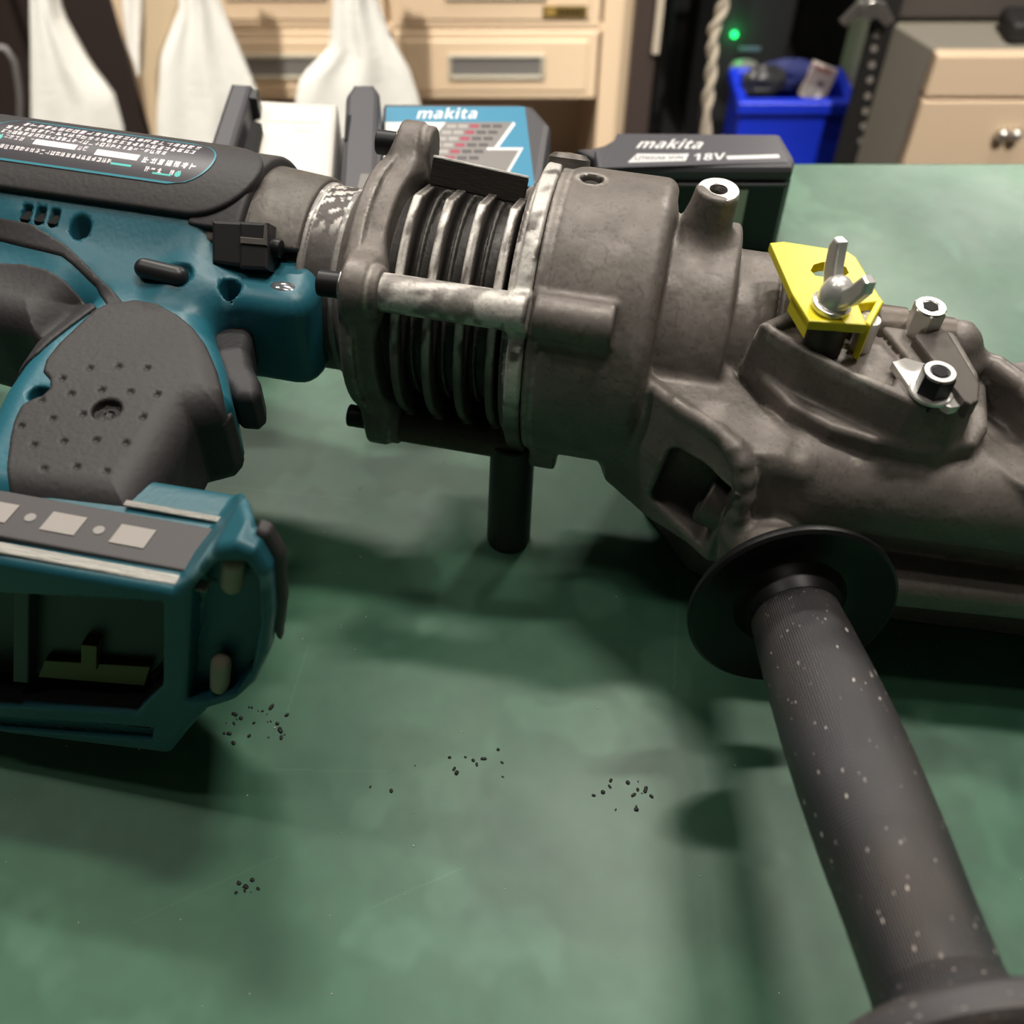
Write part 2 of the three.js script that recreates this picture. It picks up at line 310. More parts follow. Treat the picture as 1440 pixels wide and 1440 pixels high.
// ---- cast head: stepped cylinders, front lobe with pocket, long arm, raised cover
{
  const lobe2 = poly2([[46.5, -10], [46.5, 27], [51, 38], [68, 52], [83, 60.5], [90, 66.5], [104, 66], [105, 58], [86, 30], [80, -10]]);
  const cap2 = poly2([[90.2,30.5],[104.1,41.4],[119,48.7],[136.4,56.8],[149.6,57.4],[154.4,52.7],[156.8,39.2],[149.4,15.5],[128.3,16.9],[101.4,19.6]]);
  const capIn = poly2([[95.5,31],[106.2,38.2],[120.1,46.2],[130.5,50.1],[135.3,36.1],[127.1,22.6],[108.2,21.7]]);
  const flare2 = poly2([[90.4,28.5],[94.6,38.7],[103.5,49.9],[116.2,56.6],[129.5,59.4],[147.4,58.9],[160.4,53.8],[164.8,45.4],[166.9,4.1],[147.6,-2.6],[91,10.7]]);
  const floor2 = poly2([[78, -26], [84, 36], [104, 62], [265, 56], [265, 24], [205, 24], [184, 14], [171, 6], [160, -12], [140, -12], [126, -20]]);
  const A = cylX(20, 58.5, 51.2, 5), A2 = cylX(18.3, 22, 50.4, 0.6), Bc = cylX(50, 82, 39.4, 2), Cc = cylX(75, 97, 31, 1.5), Cr = cylX(97, 104, 33.5, 1.5), Cn = cylX(100, 118, 22, 3);
  const portTop = [[70.8,54,-6.1]][0], port = cylAB([portTop[0] - 4, 22, portTop[2] + 6], portTop, 9.5, 7.2, 0.8), portHole = cylAB([portTop[0], 40, portTop[2]], [portTop[0], 60, portTop[2]], 3, 3, 0.2);
  const beam = caps([117, -6, 54], [246, -6, 46.5], 17.6), beamEnd = boxS([106, -8, 54], [18, 38, 30], 6), under = exY([[97, 20], [97, 61], [265, 52], [265, 0]], -44, -10, 3);
  const lowFl = exY([[108, 40], [108, 66], [122, 78], [200, 71], [265, 64], [265, 20]], -43, -31, 3.5);
  const pc = [-19, 57], pocket = cylAB([68, -17, 56], [91, -20.5, 62], 15, 19, 3);
  const hd_ = [0.24, 0.216, 0.944], HF = [113.3, -16, 101.4], boss = cylAB([HF[0] - hd_[0] * 40, HF[1] - hd_[1] * 40, HF[2] - hd_[2] * 40], [HF[0] - hd_[0] * 6, HF[1] - hd_[1] * 6, HF[2] - hd_[2] * 6], 12, 11, 1.5);
  const base = exY([[60, -25], [66, 8], [88, 36], [120, 46], [265, 40], [265, -40]], -104, -38, 5);
  const rodF = ring(37, 50.5), bossF = cylX(20, 45.5, 7.4, 1.2, rodF[0], rodF[1]), rodB = ring(-53, 50.5), bossB = cylX(20, 30, 7.4, 1.2, rodB[0], rodB[1]);
  const hornP = [[159.9,22,18.6],[167.2,22,21.5],[176.2,22,30.2],[183.9,22,45]], horn = [caps(hornP[0], hornP[1], 3.6), caps(hornP[1], hornP[2], 3.8), caps(hornP[2], hornP[3], 4)];
  const hornW = exY(hornP.map((p) => [p[0] + 1, p[2] - 2]).concat(hornP.map((p) => [p[0] - 1.5, p[2] + 2.5]).reverse()), -10, 20, 1);
  const discC = [[191.8,33.1]][0], disc = cylAB([discC[0], 0, discC[1]], [discC[0], 11, discC[1]], 34, 32.5, 1.5), discIn = cylAB([discC[0], 8, discC[1]], [discC[0], 40, discC[1]], 25, 25, 1);
  const rearW = exY([[58, -42], [110, -40], [150, -30], [172, -16], [195, -2], [265, 2], [265, 24], [58, 10]], -46, -12, 5);
  const lipP = [[48.5, 11, 20], [48.5, 11, 27], [52.5, 11, 36], [69, 11, 50], [83, 11, 59.2], [89, 10.5, 65.2], [91.6, 8, 68], [93.4, 3, 70], [94.6, -4, 71.4], [95, -12, 72], [95.3, -22, 72], [96, -38, 70.5]], lips = lipP.slice(1).map((p, i) => caps(lipP[i], p, i < 3 ? 1.7 : i < 5 ? 2.2 : 3, i < 3 ? 1.7 : i < 4 ? 2.2 : 3));
  const endB = [[154.2,26,17.3]][0], endBoss = caps([endB[0] - 3, 20, endB[2]], [endB[0], 25, endB[2]], 8), endUnder = boxS([146, 12, 14], [34, 26, 26], 4);
  const plug = [[29.2,100.5]][0], plugN = ring(plug[1], 1), plugC = cylAB([plug[0], plugN[0] * 47, plugN[1] * 47], [plug[0], plugN[0] * 55, plugN[1] * 55], 4, 4, 0.3);
  const head = (x, y, z) => {
    let d = mn(A(x, y, z), A2(x, y, z));
    d = smin(d, Bc(x, y, z), 1.6); d = smin(d, Cc(x, y, z), 1.6); d = mn(d, Cr(x, y, z)); d = smin(d, Cn(x, y, z), 3);
    d = smin(d, port(x, y, z), 6); d = smin(d, mn(bossF(x, y, z), bossB(x, y, z)), 2.5);
    // front lobe: below its beaded lip the face flares out to a ridge, then drops straight
    let q = slab(lobe2(x, z) - 4.5 * clamp((11 - y) / 20) + 2.5 * clamp((-12 - y) / 30), mx(-43 - y, y - 11), 1.2);
    for (const l of lips) q = smin(q, l(x, y, z), 2.5);
    q = smin(q, smin(beam(x, y, z), beamEnd(x, y, z), 5), 5); q = smin(q, mn(under(x, y, z), rearW(x, y, z)), 4); q = smin(q, lowFl(x, y, z), 5);
    q = smax(q, -pocket(x, y, z), 2.6); q = smin(q, boss(x, y, z), 4);
    q = smin(q, smax(base(x, y, z), -94.3 + 0.0262 * x - y, 1), 4);
    q = smin(q, slab(floor2(x, z), mx(-30 - y, y - 7), 1), 1.5);
    let c = slab(cap2(x, z) - 2 * clamp((33 - y) / 20), mx(5 - y, y - 33), 1.8);
    c = smax(c, -mx(capIn(x, z), 30.2 - y), 2);
    q = smin(q, smin(slab(flare2(x, z), mx(0 - y, y - 18), 2), c, 2.5), 1.5);
    q = smin(q, smax(disc(x, y, z), -discIn(x, y, z), 1.5), 1.5); q = smin(q, smin(mn(horn[0](x, y, z), horn[1](x, y, z), horn[2](x, y, z)), hornW(x, y, z), 2), 2.5);
    q = smin(q, smin(endBoss(x, y, z), endUnder(x, y, z), 4), 2);
    d = smin(d, q, 3);
    d = mx(d, -portHole(x, y, z)); d = mx(d, -plugC(x, y, z));
    return d;
  };
  tp('head_casting', meshField(head, [14, -100, -58], [274, 60, 112], 1.2, castCol(CB, CW, 0.9)), M.cast);
  const pt = portTop;
  tp('port_rim', lathe([[3, -2], [3, 0.5], [6.6, 0.5], [6.9, -0.5], [6.9, -2]], pt, [pt[0], pt[1] + 1, pt[2]], 40), M.wornSteel);
  tp('port_socket', rod([pt[0], 36, pt[2]], [pt[0], 50, pt[2]], 2.9), M.blackSteel);
  tp('plug_screw', rod([plug[0], plugN[0] * 45, plugN[1] * 45], [plug[0], plugN[0] * 49.4, plugN[1] * 49.4], 2.6), M.darkIron);
  // threaded socket and plate inside the pocket of the lobe
  const ts = tp('threaded_socket', lathe([[0, 0], [9.6, 0], [9.6, 11.5], [8.8, 12.4], [7.6, 12.4], [6.6, 11.6], [6.2, 9], [0, 9]], [96, -22.5, 61.5], [84, -19.5, 58.5], 40), M.iron);
  tp('socket_bore', rod([90, -21, 60], [86.2, -20, 59], 6), M.void, ts);
  tp('clamp_plate', (() => { const g = rbox(0, 0, 0, 2.6, 38, 7, 0.9); g.rotateX(0.25); g.rotateZ(-0.06); g.translate(91.5, -18, 66.5); return g; })(), M.iron);
}
// ---- finned pump cylinder
{
  const fins = [-27, -16, -5, 6];
  const core = cylX(-38, 16, 34.5, 1), rg = cylX(12.4, 18, 51.4, 1.2), rgCone = cylX(9.5, 13, 46.5, 1.5);
  const f1 = fins.map((x) => cylX(x - 1.6, x + 1.6, 44.6, 1.1)), f2 = fins.map((x) => cylX(x + 3.4, x + 4.6, 37, 0.5));
  const rF = ring(37, 50.2), rB = ring(-53, 50.2), rods = [cylX(-36, 18, 6.3, 0.6, rF[0], rF[1]), cylX(-36, 18, 6.8, 0.6, rB[0], rB[1])];
  const flat = boxS([-10, -40, 14], [50, 9, 34], 3), cutY = Math.sin(112 * D2R), cutZ = Math.cos(112 * D2R);
  const f = (x, y, z) => {
    let d = core(x, y, z);
    for (let i = 0; i < 4; i++) { d = mn(smin(d, mx(f1[i](x, y, z), cutY * y + cutZ * z - 39), 2.2), f2[i](x, y, z)); }
    d = smin(d, flat(x, y, z), 1);
    // fins are cut flat at the top under the cover plate
    d = mn(d, smin(rg(x, y, z), rgCone(x, y, z), 2));
    d = smin(d, mn(rods[0](x, y, z), rods[1](x, y, z)), 2.4);
    return d;
  };
  const wear = castCol([0.16, 0.14, 0.128], [0.7, 0.66, 0.6], 0.8);
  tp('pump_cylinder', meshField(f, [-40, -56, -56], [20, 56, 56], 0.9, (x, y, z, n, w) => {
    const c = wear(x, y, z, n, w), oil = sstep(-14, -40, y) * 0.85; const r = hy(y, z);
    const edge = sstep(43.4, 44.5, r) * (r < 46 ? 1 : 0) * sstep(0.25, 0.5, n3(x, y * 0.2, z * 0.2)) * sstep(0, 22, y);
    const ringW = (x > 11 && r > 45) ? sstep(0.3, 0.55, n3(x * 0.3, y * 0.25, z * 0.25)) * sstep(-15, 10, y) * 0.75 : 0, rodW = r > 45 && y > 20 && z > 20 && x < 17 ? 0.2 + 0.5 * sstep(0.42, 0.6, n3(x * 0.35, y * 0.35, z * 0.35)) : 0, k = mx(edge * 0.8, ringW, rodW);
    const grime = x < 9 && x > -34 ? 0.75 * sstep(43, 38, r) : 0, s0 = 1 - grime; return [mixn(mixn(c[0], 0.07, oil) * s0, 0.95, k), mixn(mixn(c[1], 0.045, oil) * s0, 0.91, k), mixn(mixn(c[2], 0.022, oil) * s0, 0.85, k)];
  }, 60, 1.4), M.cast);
  // cover plate over the fins at the top
  const cpA = ring(110, 42.5), g = rbox(0, 0, 0, 34, 9.5, 2.6, 0.9); g.rotateX((90 - 117) * D2R); g.rotateZ(-5.5 * D2R); g.translate(-10.5, cpA[0], cpA[1]);
  const pl = tp('cover_plate', g, M.darkIron), ed = rbox(0, 4.9, 0.6, 34, 0.9, 1.8, 0.4); ed.rotateX((90 - 117) * D2R); ed.rotateZ(-5.5 * D2R); ed.translate(-10.5, cpA[0], cpA[1]); tp('plate_edge', ed, M.wornSteel, pl);
  const kn = ring(121, 1);
  tp('breather_cap', lathe([[0, 6], [5.5, 5.6], [7.4, 4], [7.6, 0], [9, -2]].reverse(), [19, kn[0] * 49, kn[1] * 49], [19, kn[0] * 60, kn[1] * 60], 32), M.iron);
}
// ---- mounting flange, hub, collar, neck
{
  const disc = cylX(-42.5, -34, 43.5, 1.6), lobes = [37, 127, -53, -143].map((p) => { const q = ring(p, 49.5); return cylX(-42.5, -34, 9.6, 1.6, q[0], q[1]); });
  const hub = cylAB([-52, 0, 0], [-41, 0, 0], 34, 47, 2), rim = cylX(-46, -42, 45.5, 1.4);
  const lobeB = [37, 127, -53, -143].map((p) => { const q = ring(p, 49.8); return cylX(-34.5, -30, 8.2, 1.2, q[0], q[1]); });
  const f = (x, y, z) => { let d = disc(x, y, z); for (const l of lobes) d = smin(d, l(x, y, z), 14); d = smin(d, mn(hub(x, y, z), rim(x, y, z)), 2); for (const l of lobeB) d = smin(d, l(x, y, z), 1.5); return d; };
  tp('mounting_flange', meshField(f, [-56, -62, -62], [-27, 62, 62], 1, castCol(CB, CW, 0.75)), M.cast);
  for (const p of [37, 127, -53]) {
    const q = ring(p, 50.2), b = tp('bolt', rod([-44, ...q], [-51.5, ...q], 4.3), M.blackSteel);
    tp('hex_socket', rod([-51, ...q], [-51.8, ...q], 2.2, 2.2, 6), M.void, b);
    tp('washer', rod([-42.3, ...q], [-44, ...q], 5.4), M.steel, b);
  }
  const c1 = cylX(-65, -51.5, 33.4, 1.6), c2 = cylX(-66, -63.6, 34.2, 0.9), c3 = cylX(-53.5, -51, 34.4, 0.8);
  tp('collar', meshField((x, y, z) => mn(c1(x, y, z), c2(x, y, z), c3(x, y, z)), [-68, -37, -37], [-49, 37, 37], 0.8, (x, y, z, n, w) => {
    const ph = Math.atan2(y, z) / D2R, s = n3(x * 0.9 + 40, y * 0.55, z * 0.55), k = mx(sstep(0.55, 0.62, s) * sstep(60, 85, ph) * 0.9, ab(x + 63.4) < 0.6 && n3(3, y * 0.2, z * 0.2) > 0.36 ? 0.8 : 0) + clamp(w * 1.5) * 0.35;
    return [mixn(0.1, 0.92, clamp(k)), mixn(0.088, 0.88, clamp(k)), mixn(0.082, 0.83, clamp(k))];
  }), M.cast);
  tp('collar_drum', lathe([[0, 0], [30, 0], [31.5, 2], [31.5, 38], [0, 38]].map((p) => p), [-100, 0, 0], [-60, 0, 0], 64), M.darkIron);
  const n1 = (x, y, z) => hy(y, z) - mixn(38.2, 35.6, clamp((x + 96) / 32));
  tp('neck_saddle', meshField((x, y, z) => smax(smax(mx(-100 - x, x + 65.2), n1(x, y, z), 1.5), smax(30 - hy(y, z), -(y - 1.15 * z + 0.5 - 0.10 * (x + 90)), 1), 1.5), [-103, -42, -42], [-62, 42, 42], 1, castCol([0.15, 0.135, 0.12], [0.5, 0.46, 0.42], 0.6)), M.cast);
}

// ---- motor housing, grip, nose
{
  const TEAL = [0.018, 0.135, 0.185], RUB = [0.034, 0.031, 0.032];
  const motor = cylX(-256, -94, 39.6, 9), saddle = boxS([-200, 16, 10], [216, 22, 52], 9);
  const nose = exY([[-104, 10], [-104, 44], [-65, 44.5], [-61, 43.8], [-58.4, 42], [-56.6, 39.2], [-55.7, 36], [-55.6, 32], [-56.5, 26], [-58, 18]], -16.5, 22.5, 6.5);
  const gripP = [[-92.5,31.4],[-88,50.2],[-75.6,68.6],[-68.2,82.7],[-69.5,88.8],[-77.1,93.8],[-76.6,111.9],[-77.2,133.2],[-77.5,134.9],[-127.7,137.6],[-132,124.5],[-137,97.4],[-138.1,74.5],[-130,50.2],[-165.7,26]];
  const grip = exY(gripP, -19.5, 19.5, 9.5);
  const hump = exY([[-199.9,19.7],[-165.7,20.3],[-135,39.2],[-139,51.2],[-144.2,65.3],[-157.5,65.5],[-179.9,62.8]], -22, 18, 9);
  const recess = boxS([-72, 8, 70], [22, 22, 34], 5);
  const H = [[-141.3,24,28.1],[-83.8,24,39.5],[-122.6,24,98.4]], pit = [[-99.2,20,101]][0];
  const holes = H.map((p, i) => cylAB([p[0], 10, p[2]], [p[0], 44, p[2]], 3.4, 4, 0.2));
  const LB = [[-113.3,24,41.4],[-100.6,24,40.3]], lockCut = caps([LB[0][0], 26, LB[0][2]], [LB[1][0], 26, LB[1][2]], 4.2);
  const VP = [[-161.6,33,26.3],[-156.4,33,26.3],[-151.3,33,26.4]], vents = VP.map((p) => boxS([p[0], 30, p[2]], [3.4, 16, 5.5], 0.6));
  const bodyRaw = (x, y, z) => smin(smin(motor(x, y, z), grip(x, y, z), 18), nose(x, y, z), 12);
  const body = (x, y, z) => {
    let d = smin(bodyRaw(x, y, z), hump(x, y, z), 14);
    return d;
  };
  const teal = (x, y, z) => { let d = body(x, y, z); for (const h of holes) d = smax(d, -h(x, y, z), 0.8); d = smax(d, -lockCut(x, y, z), 1); for (const v of vents) d = mx(d, -v(x, y, z)); if (y > 0) d = mx(d, -mx(hy(x - pit[0], z - pit[2]) - 5.2, 11 - y)); return d; };
  tp('grip_hole', rod([pit[0], 9, pit[2]], [pit[0], 11.4, pit[2]], 5), M.void);
  const pt = plain(TEAL, 0.08), wornT = [0.3, 0.52, 0.58];
  const tb = tp('motor_housing', meshField(teal, [-262, -46, -46], [-46, 46, 175], 1.25, (x, y, z, n, w) => { const c = pt(x, y, z), k = clamp((w - 0.45) * 1.2) * sstep(0.45, 0.7, n3(x * 0.4, y * 0.4, z * 0.4)) * 0.35; return [mixn(c[0], wornT[0], k), mixn(c[1], wornT[1], k), mixn(c[2], wornT[2], k)]; }), M.teal);
  H.forEach((p, i) => { const y0 = i ? 11 : 20, s = tp('screw', rod([p[0], y0 - 1, p[2]], [p[0], y0 + 1.4, p[2]], 3.2), i === 0 ? M.steel : M.blackSteel, tb); tp('screw_slot', rbox(p[0], y0 + 1.5, p[2], 3.6, 0.5, 0.8, 0.1), M.void, s); });
  for (const p of VP) tp('vent', rbox(p[0], 26, p[2], 3.2, 6, 5.2, 0.3), M.void, tb);
  tp('lock_button', new THREE.CapsuleGeometry(3.4, LB[1][0] - LB[0][0], 8, 24).rotateZ(Math.PI / 2).rotateY(-0.12).translate((LB[0][0] + LB[1][0]) / 2, 25, (LB[0][2] + LB[1][2]) / 2), M.blackPlastic);
  const LN = [[-65.4,20,35.7]][0];
  tp('work_light', new THREE.SphereGeometry(1, 32, 20).scale(6.8, 3.6, 4).rotateX(0.5).rotateZ(-0.2).translate(LN[0], 19.6, LN[2]), std({ color: lin(0.35, 0.37, 0.4), metalness: 0.7, roughness: 0.15 }));
  // rubber overmould: grip patch with dimples, curved stripe, rear hump
  const gp2 = poly2([[-123.9,58.7],[-121.2,55.1],[-113.1,50.9],[-104.7,51.5],[-96.3,54.8],[-89,59.3],[-82.7,65],[-75.4,74.4],[-70.4,82.6],[-67.9,88.4],[-72,95.7],[-63.2,111.7],[-67.8,145],[-111.7,148.5],[-112.2,136.8],[-116.8,128.2],[-121.6,117.4],[-123.9,110.7],[-124.8,104.8],[-122.9,101.5],[-120.7,99.4],[-120.1,96.1],[-122.1,92.3],[-125.9,89.5],[-127.4,84.8],[-127.2,76.9]]);
  const st2 = poly2([[-192.7,30.4],[-172,28.8],[-158.2,29.8],[-143.6,35.1],[-123.6,46.8],[-105.6,61.4],[-113,63.9],[-129.3,46.6],[-144.2,38.9],[-168.3,35.6],[-189.6,35.7]]);
  const hp2 = poly2([[-194.9,45.2],[-164.6,42.8],[-156.9,42.6],[-148.5,43.8],[-139.7,46.9],[-132.2,50.6],[-127,54],[-123.8,57],[-128,68.7],[-131.7,81.3],[-138.6,89.7],[-163.7,95.6]]);
  const dots = [[-118.2,20,91.7],[-112.3,20,85.4],[-103.9,20,82.7],[-95.1,20,81.3],[-119.9,20,101.8],[-112.6,20,97.2],[-104.3,20,93.7],[-95.7,20,92.3],[-87.2,20,91.6],[-112.9,20,108.2],[-105,20,104.5],[-87.3,20,101.7],[-120.4,20,113],[-113,20,119.3],[-105.3,20,116],[-96.5,20,113.5],[-87.6,20,112.6],[-105.8,20,127.1],[-97,20,124.5],[-88.1,20,124.2],[-88.6,20,132.8]];
  const dimple = dots.map((p) => [p[0], p[2]]);
  const rub = (x, y, z) => {
    const b = body(x, y, z), o = b - 1.1;
    let g = smax(o, smax(gp2(x, z), 4 - y - 0.9 * (z - 60 > 0 ? z - 60 : 0) * 0, 1.5), 1.2);
    // the rubber wraps round the front of the grip, below the teal ridge
    g = mn(g, smax(o, mx(z - 140, 84 - z, y - 10, -94 - x + (z - 84) * 0.0), 1.2));
    const h = smax(o, smax(hp2(x, z), 8 - y - 40, 1), 1.2), s = smax(o + 0.3, mx(st2(x, z), 4 - y), 1);
    let d = mn(g, h, s);
    if (ab(d) < 3) { for (const p of dimple) { const e = hy(x - p[0], z - p[1]); if (e < 5) d = smax(d, 1.0 - hy(e, (y - 20.8) * 0.8), 0.8); } const e2 = hy(x - pit[0], z - pit[2]); if (y > 8) d = smax(d, -mx(e2 - 4.3, 12 - y), 1); }
    return d;
  };
  const rp = plain(RUB, 0.2);
  tp('grip_cover', meshField(rub, [-262, -26, 10], [-58, 48, 150], 1, rp), M.rubber);
  // trigger between grip and nose
  const trig = exY([[-93.8,41.9],[-81.6,37.9],[-78,40.6],[-76.1,46.2],[-74.2,53.2],[-70.6,60.3],[-65.4,66.9],[-63.5,72],[-64.8,75.6],[-70.6,76.3],[-77,71],[-90,52.5]], -8, 9.5, 3.6);
  tp('trigger', meshField(trig, [-110, -12, 25], [-50, 14, 95], 0.9, plain([0.03, 0.029, 0.032], 0.1)), M.rubber);
  // black clamp block at the front of the motor, standing off the barrel, with clip and screw
  const bfr = (g) => g.applyMatrix4(new THREE.Matrix4().makeBasis(new THREE.Vector3(1, 0, 0), new THREE.Vector3(0, Math.SQRT1_2, -Math.SQRT1_2), new THREE.Vector3(0, Math.SQRT1_2, Math.SQRT1_2)).setPosition(0, 29.7, 29.7));
  const bb = tp('clamp_block', bfr(prism([[-92.1,-5.3],[-94.1,8.9],[-82.9,10],[-80.8,-4.9]], -14, 0, 'xy', 1.2)), M.blackPlastic);
  tp('clip', bfr(prism([[-81.7,-5.7],[-83.9,9.6],[-74,10.5],[-71.8,-4.8]], -14, 1.2, 'xy', 1)), M.blackPlastic, bb);
  tp('clip_edge', bfr(prism([[-82.3,2.3],[-82.7,4.6],[-74.7,5],[-75,10.4],[-74,10.5],[-72.9,2.9]], 0.8, 1.8, 'xy', 0.3)), M.iron, bb);
  const cs = [[-71.5,3.3]][0]; tp('clip_screw', bfr(rod([cs[0] - 4, cs[1], -4], [cs[0] + 1.5, cs[1], -4], 3)), M.blackSteel, bb);
  // side panel of the motor, a long rubber stadium wrapped on the barrel, and its label plate
  const PC = 87, PR = 42.4, hw = 21.5, xr = -84 - hw;
  const panel = (x, y, z) => { const r = hy(y, z), s = (Math.atan2(y, z) / D2R - PC) * D2R * PR, d2 = hy(mx(0, x - xr), s) - hw; return smax(smax(r - PR, 38 - r, 0.5), mx(d2, -244 - x), 1.6); };
  const pn = tp('side_panel', meshField(panel, [-250, 14, -32], [-80, 46, 36], 0.9, plain([0.036, 0.033, 0.034], 0.15)), M.rubber);
  const fc = (x, y, z) => smax(smax(hy(y, z) - 40.6, mx(-104 - x, x + 85), 2), mx(30 - hy(y, z), 1.3 * z + 2 - y), 2);
  tp('front_cap', meshField(fc, [-108, 0, -44], [-82, 44, 30], 1, plain([0.05, 0.047, 0.05], 0.15)), M.rubber);
  const rows = 14, LC = 89, lw = 12.8, lx = -101 - lw, pos = [], uv = [], ix = [], x0 = -187;
  for (let i = 0; i <= rows; i++) { const s = -lw + 2 * lw * i / rows, ph = (LC + s / PR / D2R), e = Math.sqrt(mx(0, lw * lw - s * s)), xa = x0 + lw - e, xb = lx + e; for (let j = 0; j <= 30; j++) { const x = mixn(xa, xb, j / 30), q = ring(ph, PR + 0.25); pos.push(x, q[0], q[1]); uv.push((x - x0) / (lx + lw - x0), i / rows); } }
  for (let i = 0; i < rows; i++) for (let j = 0; j < 30; j++) { const a = i * 31 + j; ix.push(a, a + 1, a + 31, a + 1, a + 32, a + 31); }
  const lg = new THREE.BufferGeometry(); lg.setAttribute('position', new THREE.Float32BufferAttribute(pos, 3)); lg.setAttribute('uv', new THREE.Float32BufferAttribute(uv, 2)); lg.setIndex(ix); lg.computeVertexNormals();
  const labelTex = canvasTex(1024, 256, (c, w, h) => {
    c.fillStyle = '#3d3a42'; c.fillRect(0, 0, w, h); c.strokeStyle = '#2f8fa0'; c.lineWidth = 9; c.beginPath(); c.roundRect(6, 6, w - 12, h - 12, h / 2 - 8); c.stroke();
    c.fillStyle = '#efe6ea'; let r = 11; const q = () => { r = (r * 48271) % 2147483647; return r / 2147483647; };
    const row = (y, xa, xb, s) => { for (let x = xa; x < xb; x += s * 0.95) { if (q() < 0.08) continue; for (let k = 0; k < 3; k++) { if (q() < 0.6) c.fillRect(x + q() * s * 0.2, y + q() * s * 0.8, s * 0.62, s * 0.15); if (q() < 0.5) c.fillRect(x + q() * s * 0.6, y, s * 0.14, s * 0.85); } } };
    row(24, 90, 900, 34); row(24, 90, 900, 34); row(64, 70, 900, 30); row(64, 70, 900, 30); row(98, 70, 800, 26); row(98, 70, 800, 26); row(130, 80, 330, 24); row(182, 90, 600, 24); row(182, 90, 600, 24);
    c.fillRect(240, 132, 190, 30); c.fillRect(520, 140, 190, 32); row(134, 435, 520, 26);
    c.font = 'bold 40px sans-serif'; row(146, 730, 960, 36); row(146, 730, 960, 36); row(192, 760, 900, 28);
    c.fillStyle = '#4fd0c8'; c.beginPath(); c.arc(80, 150, 16, 0, 7); c.fill(); c.beginPath(); c.arc(905, 208, 13, 0, 7); c.fill(); c.fillRect(610, 196, 90, 10); c.fillRect(800, 214, 80, 8);
  });
  tp('label_plate', lg, std({ map: labelTex, roughness: 0.4, side: THREE.DoubleSide }), pn);
  // ---- foot: battery mount facing the viewer, tilted up by FA
  const FA = 5 * D2R, FY = 0, FZ = 162, ca = Math.cos(FA), sa = Math.sin(FA);
  const toF = (y, z) => [(y - FY) * ca - (z - FZ) * sa, (y - FY) * sa + (z - FZ) * ca];       // -> (s, n)
  const fromF = (x, s, n) => [x, FY + s * ca + n * sa, FZ - s * sa + n * ca];
  const faceG = (g) => { g.applyMatrix4(new THREE.Matrix4().makeBasis(new THREE.Vector3(1, 0, 0), new THREE.Vector3(0, ca, -sa), new THREE.Vector3(0, sa, ca)).setPosition(0, FY, FZ)); return g; };   // (x, s, n) -> tool
  const out2 = poly2([[-135.3,16.8],[-100.7,20.7],[-52.7,21.7],[-47.2,27.9],[-37.6,41.9],[-31.6,44.9],[-26.9,43.1],[-24.6,35.9],[-26,18.3],[-29.6,0.3],[-35.6,-14.9],[-42.7,-25.4],[-52.4,-33],[-62.1,-48.8],[-70.9,-64.4],[-132.8,-74.1],[-177.6,-81.9]]);
  const hole2 = poly2([[-133.4,0.7],[-56.2,16.1],[-64.8,-24.3],[-77.4,-42.3],[-159.3,-63]]);
  const pock2 = poly2([[-46.5,24],[-37.6,36.7],[-29.9,38.7],[-27.6,33.3],[-29.8,14.2],[-35.4,-8],[-41.9,-20.5],[-51.8,-27.3],[-58.4,-29.5]]);
  const rail2 = poly2([[-173.9,-73.3],[-73.2,-49.5],[-75.5,-56.8],[-177,-80.4]]);
  const lowCut = [[-70.9,-64.4],[-52.4,-33]][0];
  const nBack = (x) => mixn(-42, -9, clamp((x + 50) / 20));
  const foot = (x, y, z) => {
    const [s, n] = toF(y, z), o = out2(x, s);
    let d = slab(o + 0.10 * mx(0, -n - 14), mx(-42 - n, n), 2.6);
    d = smax(d, (nBack(x) - n) * 0.6, 3); d = smax(d, -mx(hole2(x, s), -13 - n), 1); d = smax(d, -mx(pock2(x, s), -7 - n), 1.6); d = smax(d, -mx(rail2(x, s), -2.4 - n), 0.8);
    return d;
  };
  const ft = tp('battery_mount', meshField(foot, [-200, -72, 95], [0, 72, 210], 1.2, (x, y, z, n, w) => { const [fs, fn] = toF(y, z); if (fn < -1.4 && hole2(x, fs) < 0.9) return [0.012, 0.012, 0.013]; const c = plain([0.015, 0.105, 0.14], 0.08)(x, y, z), k = clamp((w - 0.3) * 2) * sstep(0.35, 0.6, n3(x * 0.3, y * 0.3, z * 0.3)) * 0.5 * sstep(20, 36, toF(y, z)[0]); return [mixn(c[0], 0.3, k), mixn(c[1], 0.55, k), mixn(c[2], 0.62, k)]; }), M.teal);
  const bump = (x, y, z) => { const [s, n] = toF(y, z), o = out2(x, s); return smax(slab(o - 1.6 + 0.1 * mx(0, -n - 14), mx(-20 - n, n + 5), 2), mx(-29 - x, -8 - s, (nBack(x) - 1.2 - n) * 0.6, -1.2 - o), 1.2); };
  tp('bumper', meshField(bump, [-60, -40, 110], [2, 76, 210], 1.1, plain(RUB, 0.1)), M.rubber);
  const tbk = [[-102.2,3.8],[-58.2,12.6],[-65.4,-21],[-77.4,-38.4],[-118.7,-46.8]];
  const blk = tp('terminal_block', faceG(prism(tbk, -13.5, -9, 'xy', 0.6)), M.blackPlastic);
  const bp = [[-107.9,-33.5],[-71.7,-25.5],[-76,-36.5],[-113.5,-43.9]];
  tp('terminal_plate', faceG(prism(bp, -9.5, -6.2, 'xy', 0.3)), M.brass, blk);
  tp('latch_bar', faceG(prism([[-99.7,7.6],[-64.6,12.6],[-65.8,9.2],[-100.8,4.2]], -9, -4, 'xy', 0.3)), M.blackSteel, blk);
  tp('terminal_tab', faceG(prism([[-91.4,-19],[-86.2,-18.1],[-89.8,-31.3],[-95.1,-32.3]], -9, -5, 'xy', 0.3)), M.brass, blk);
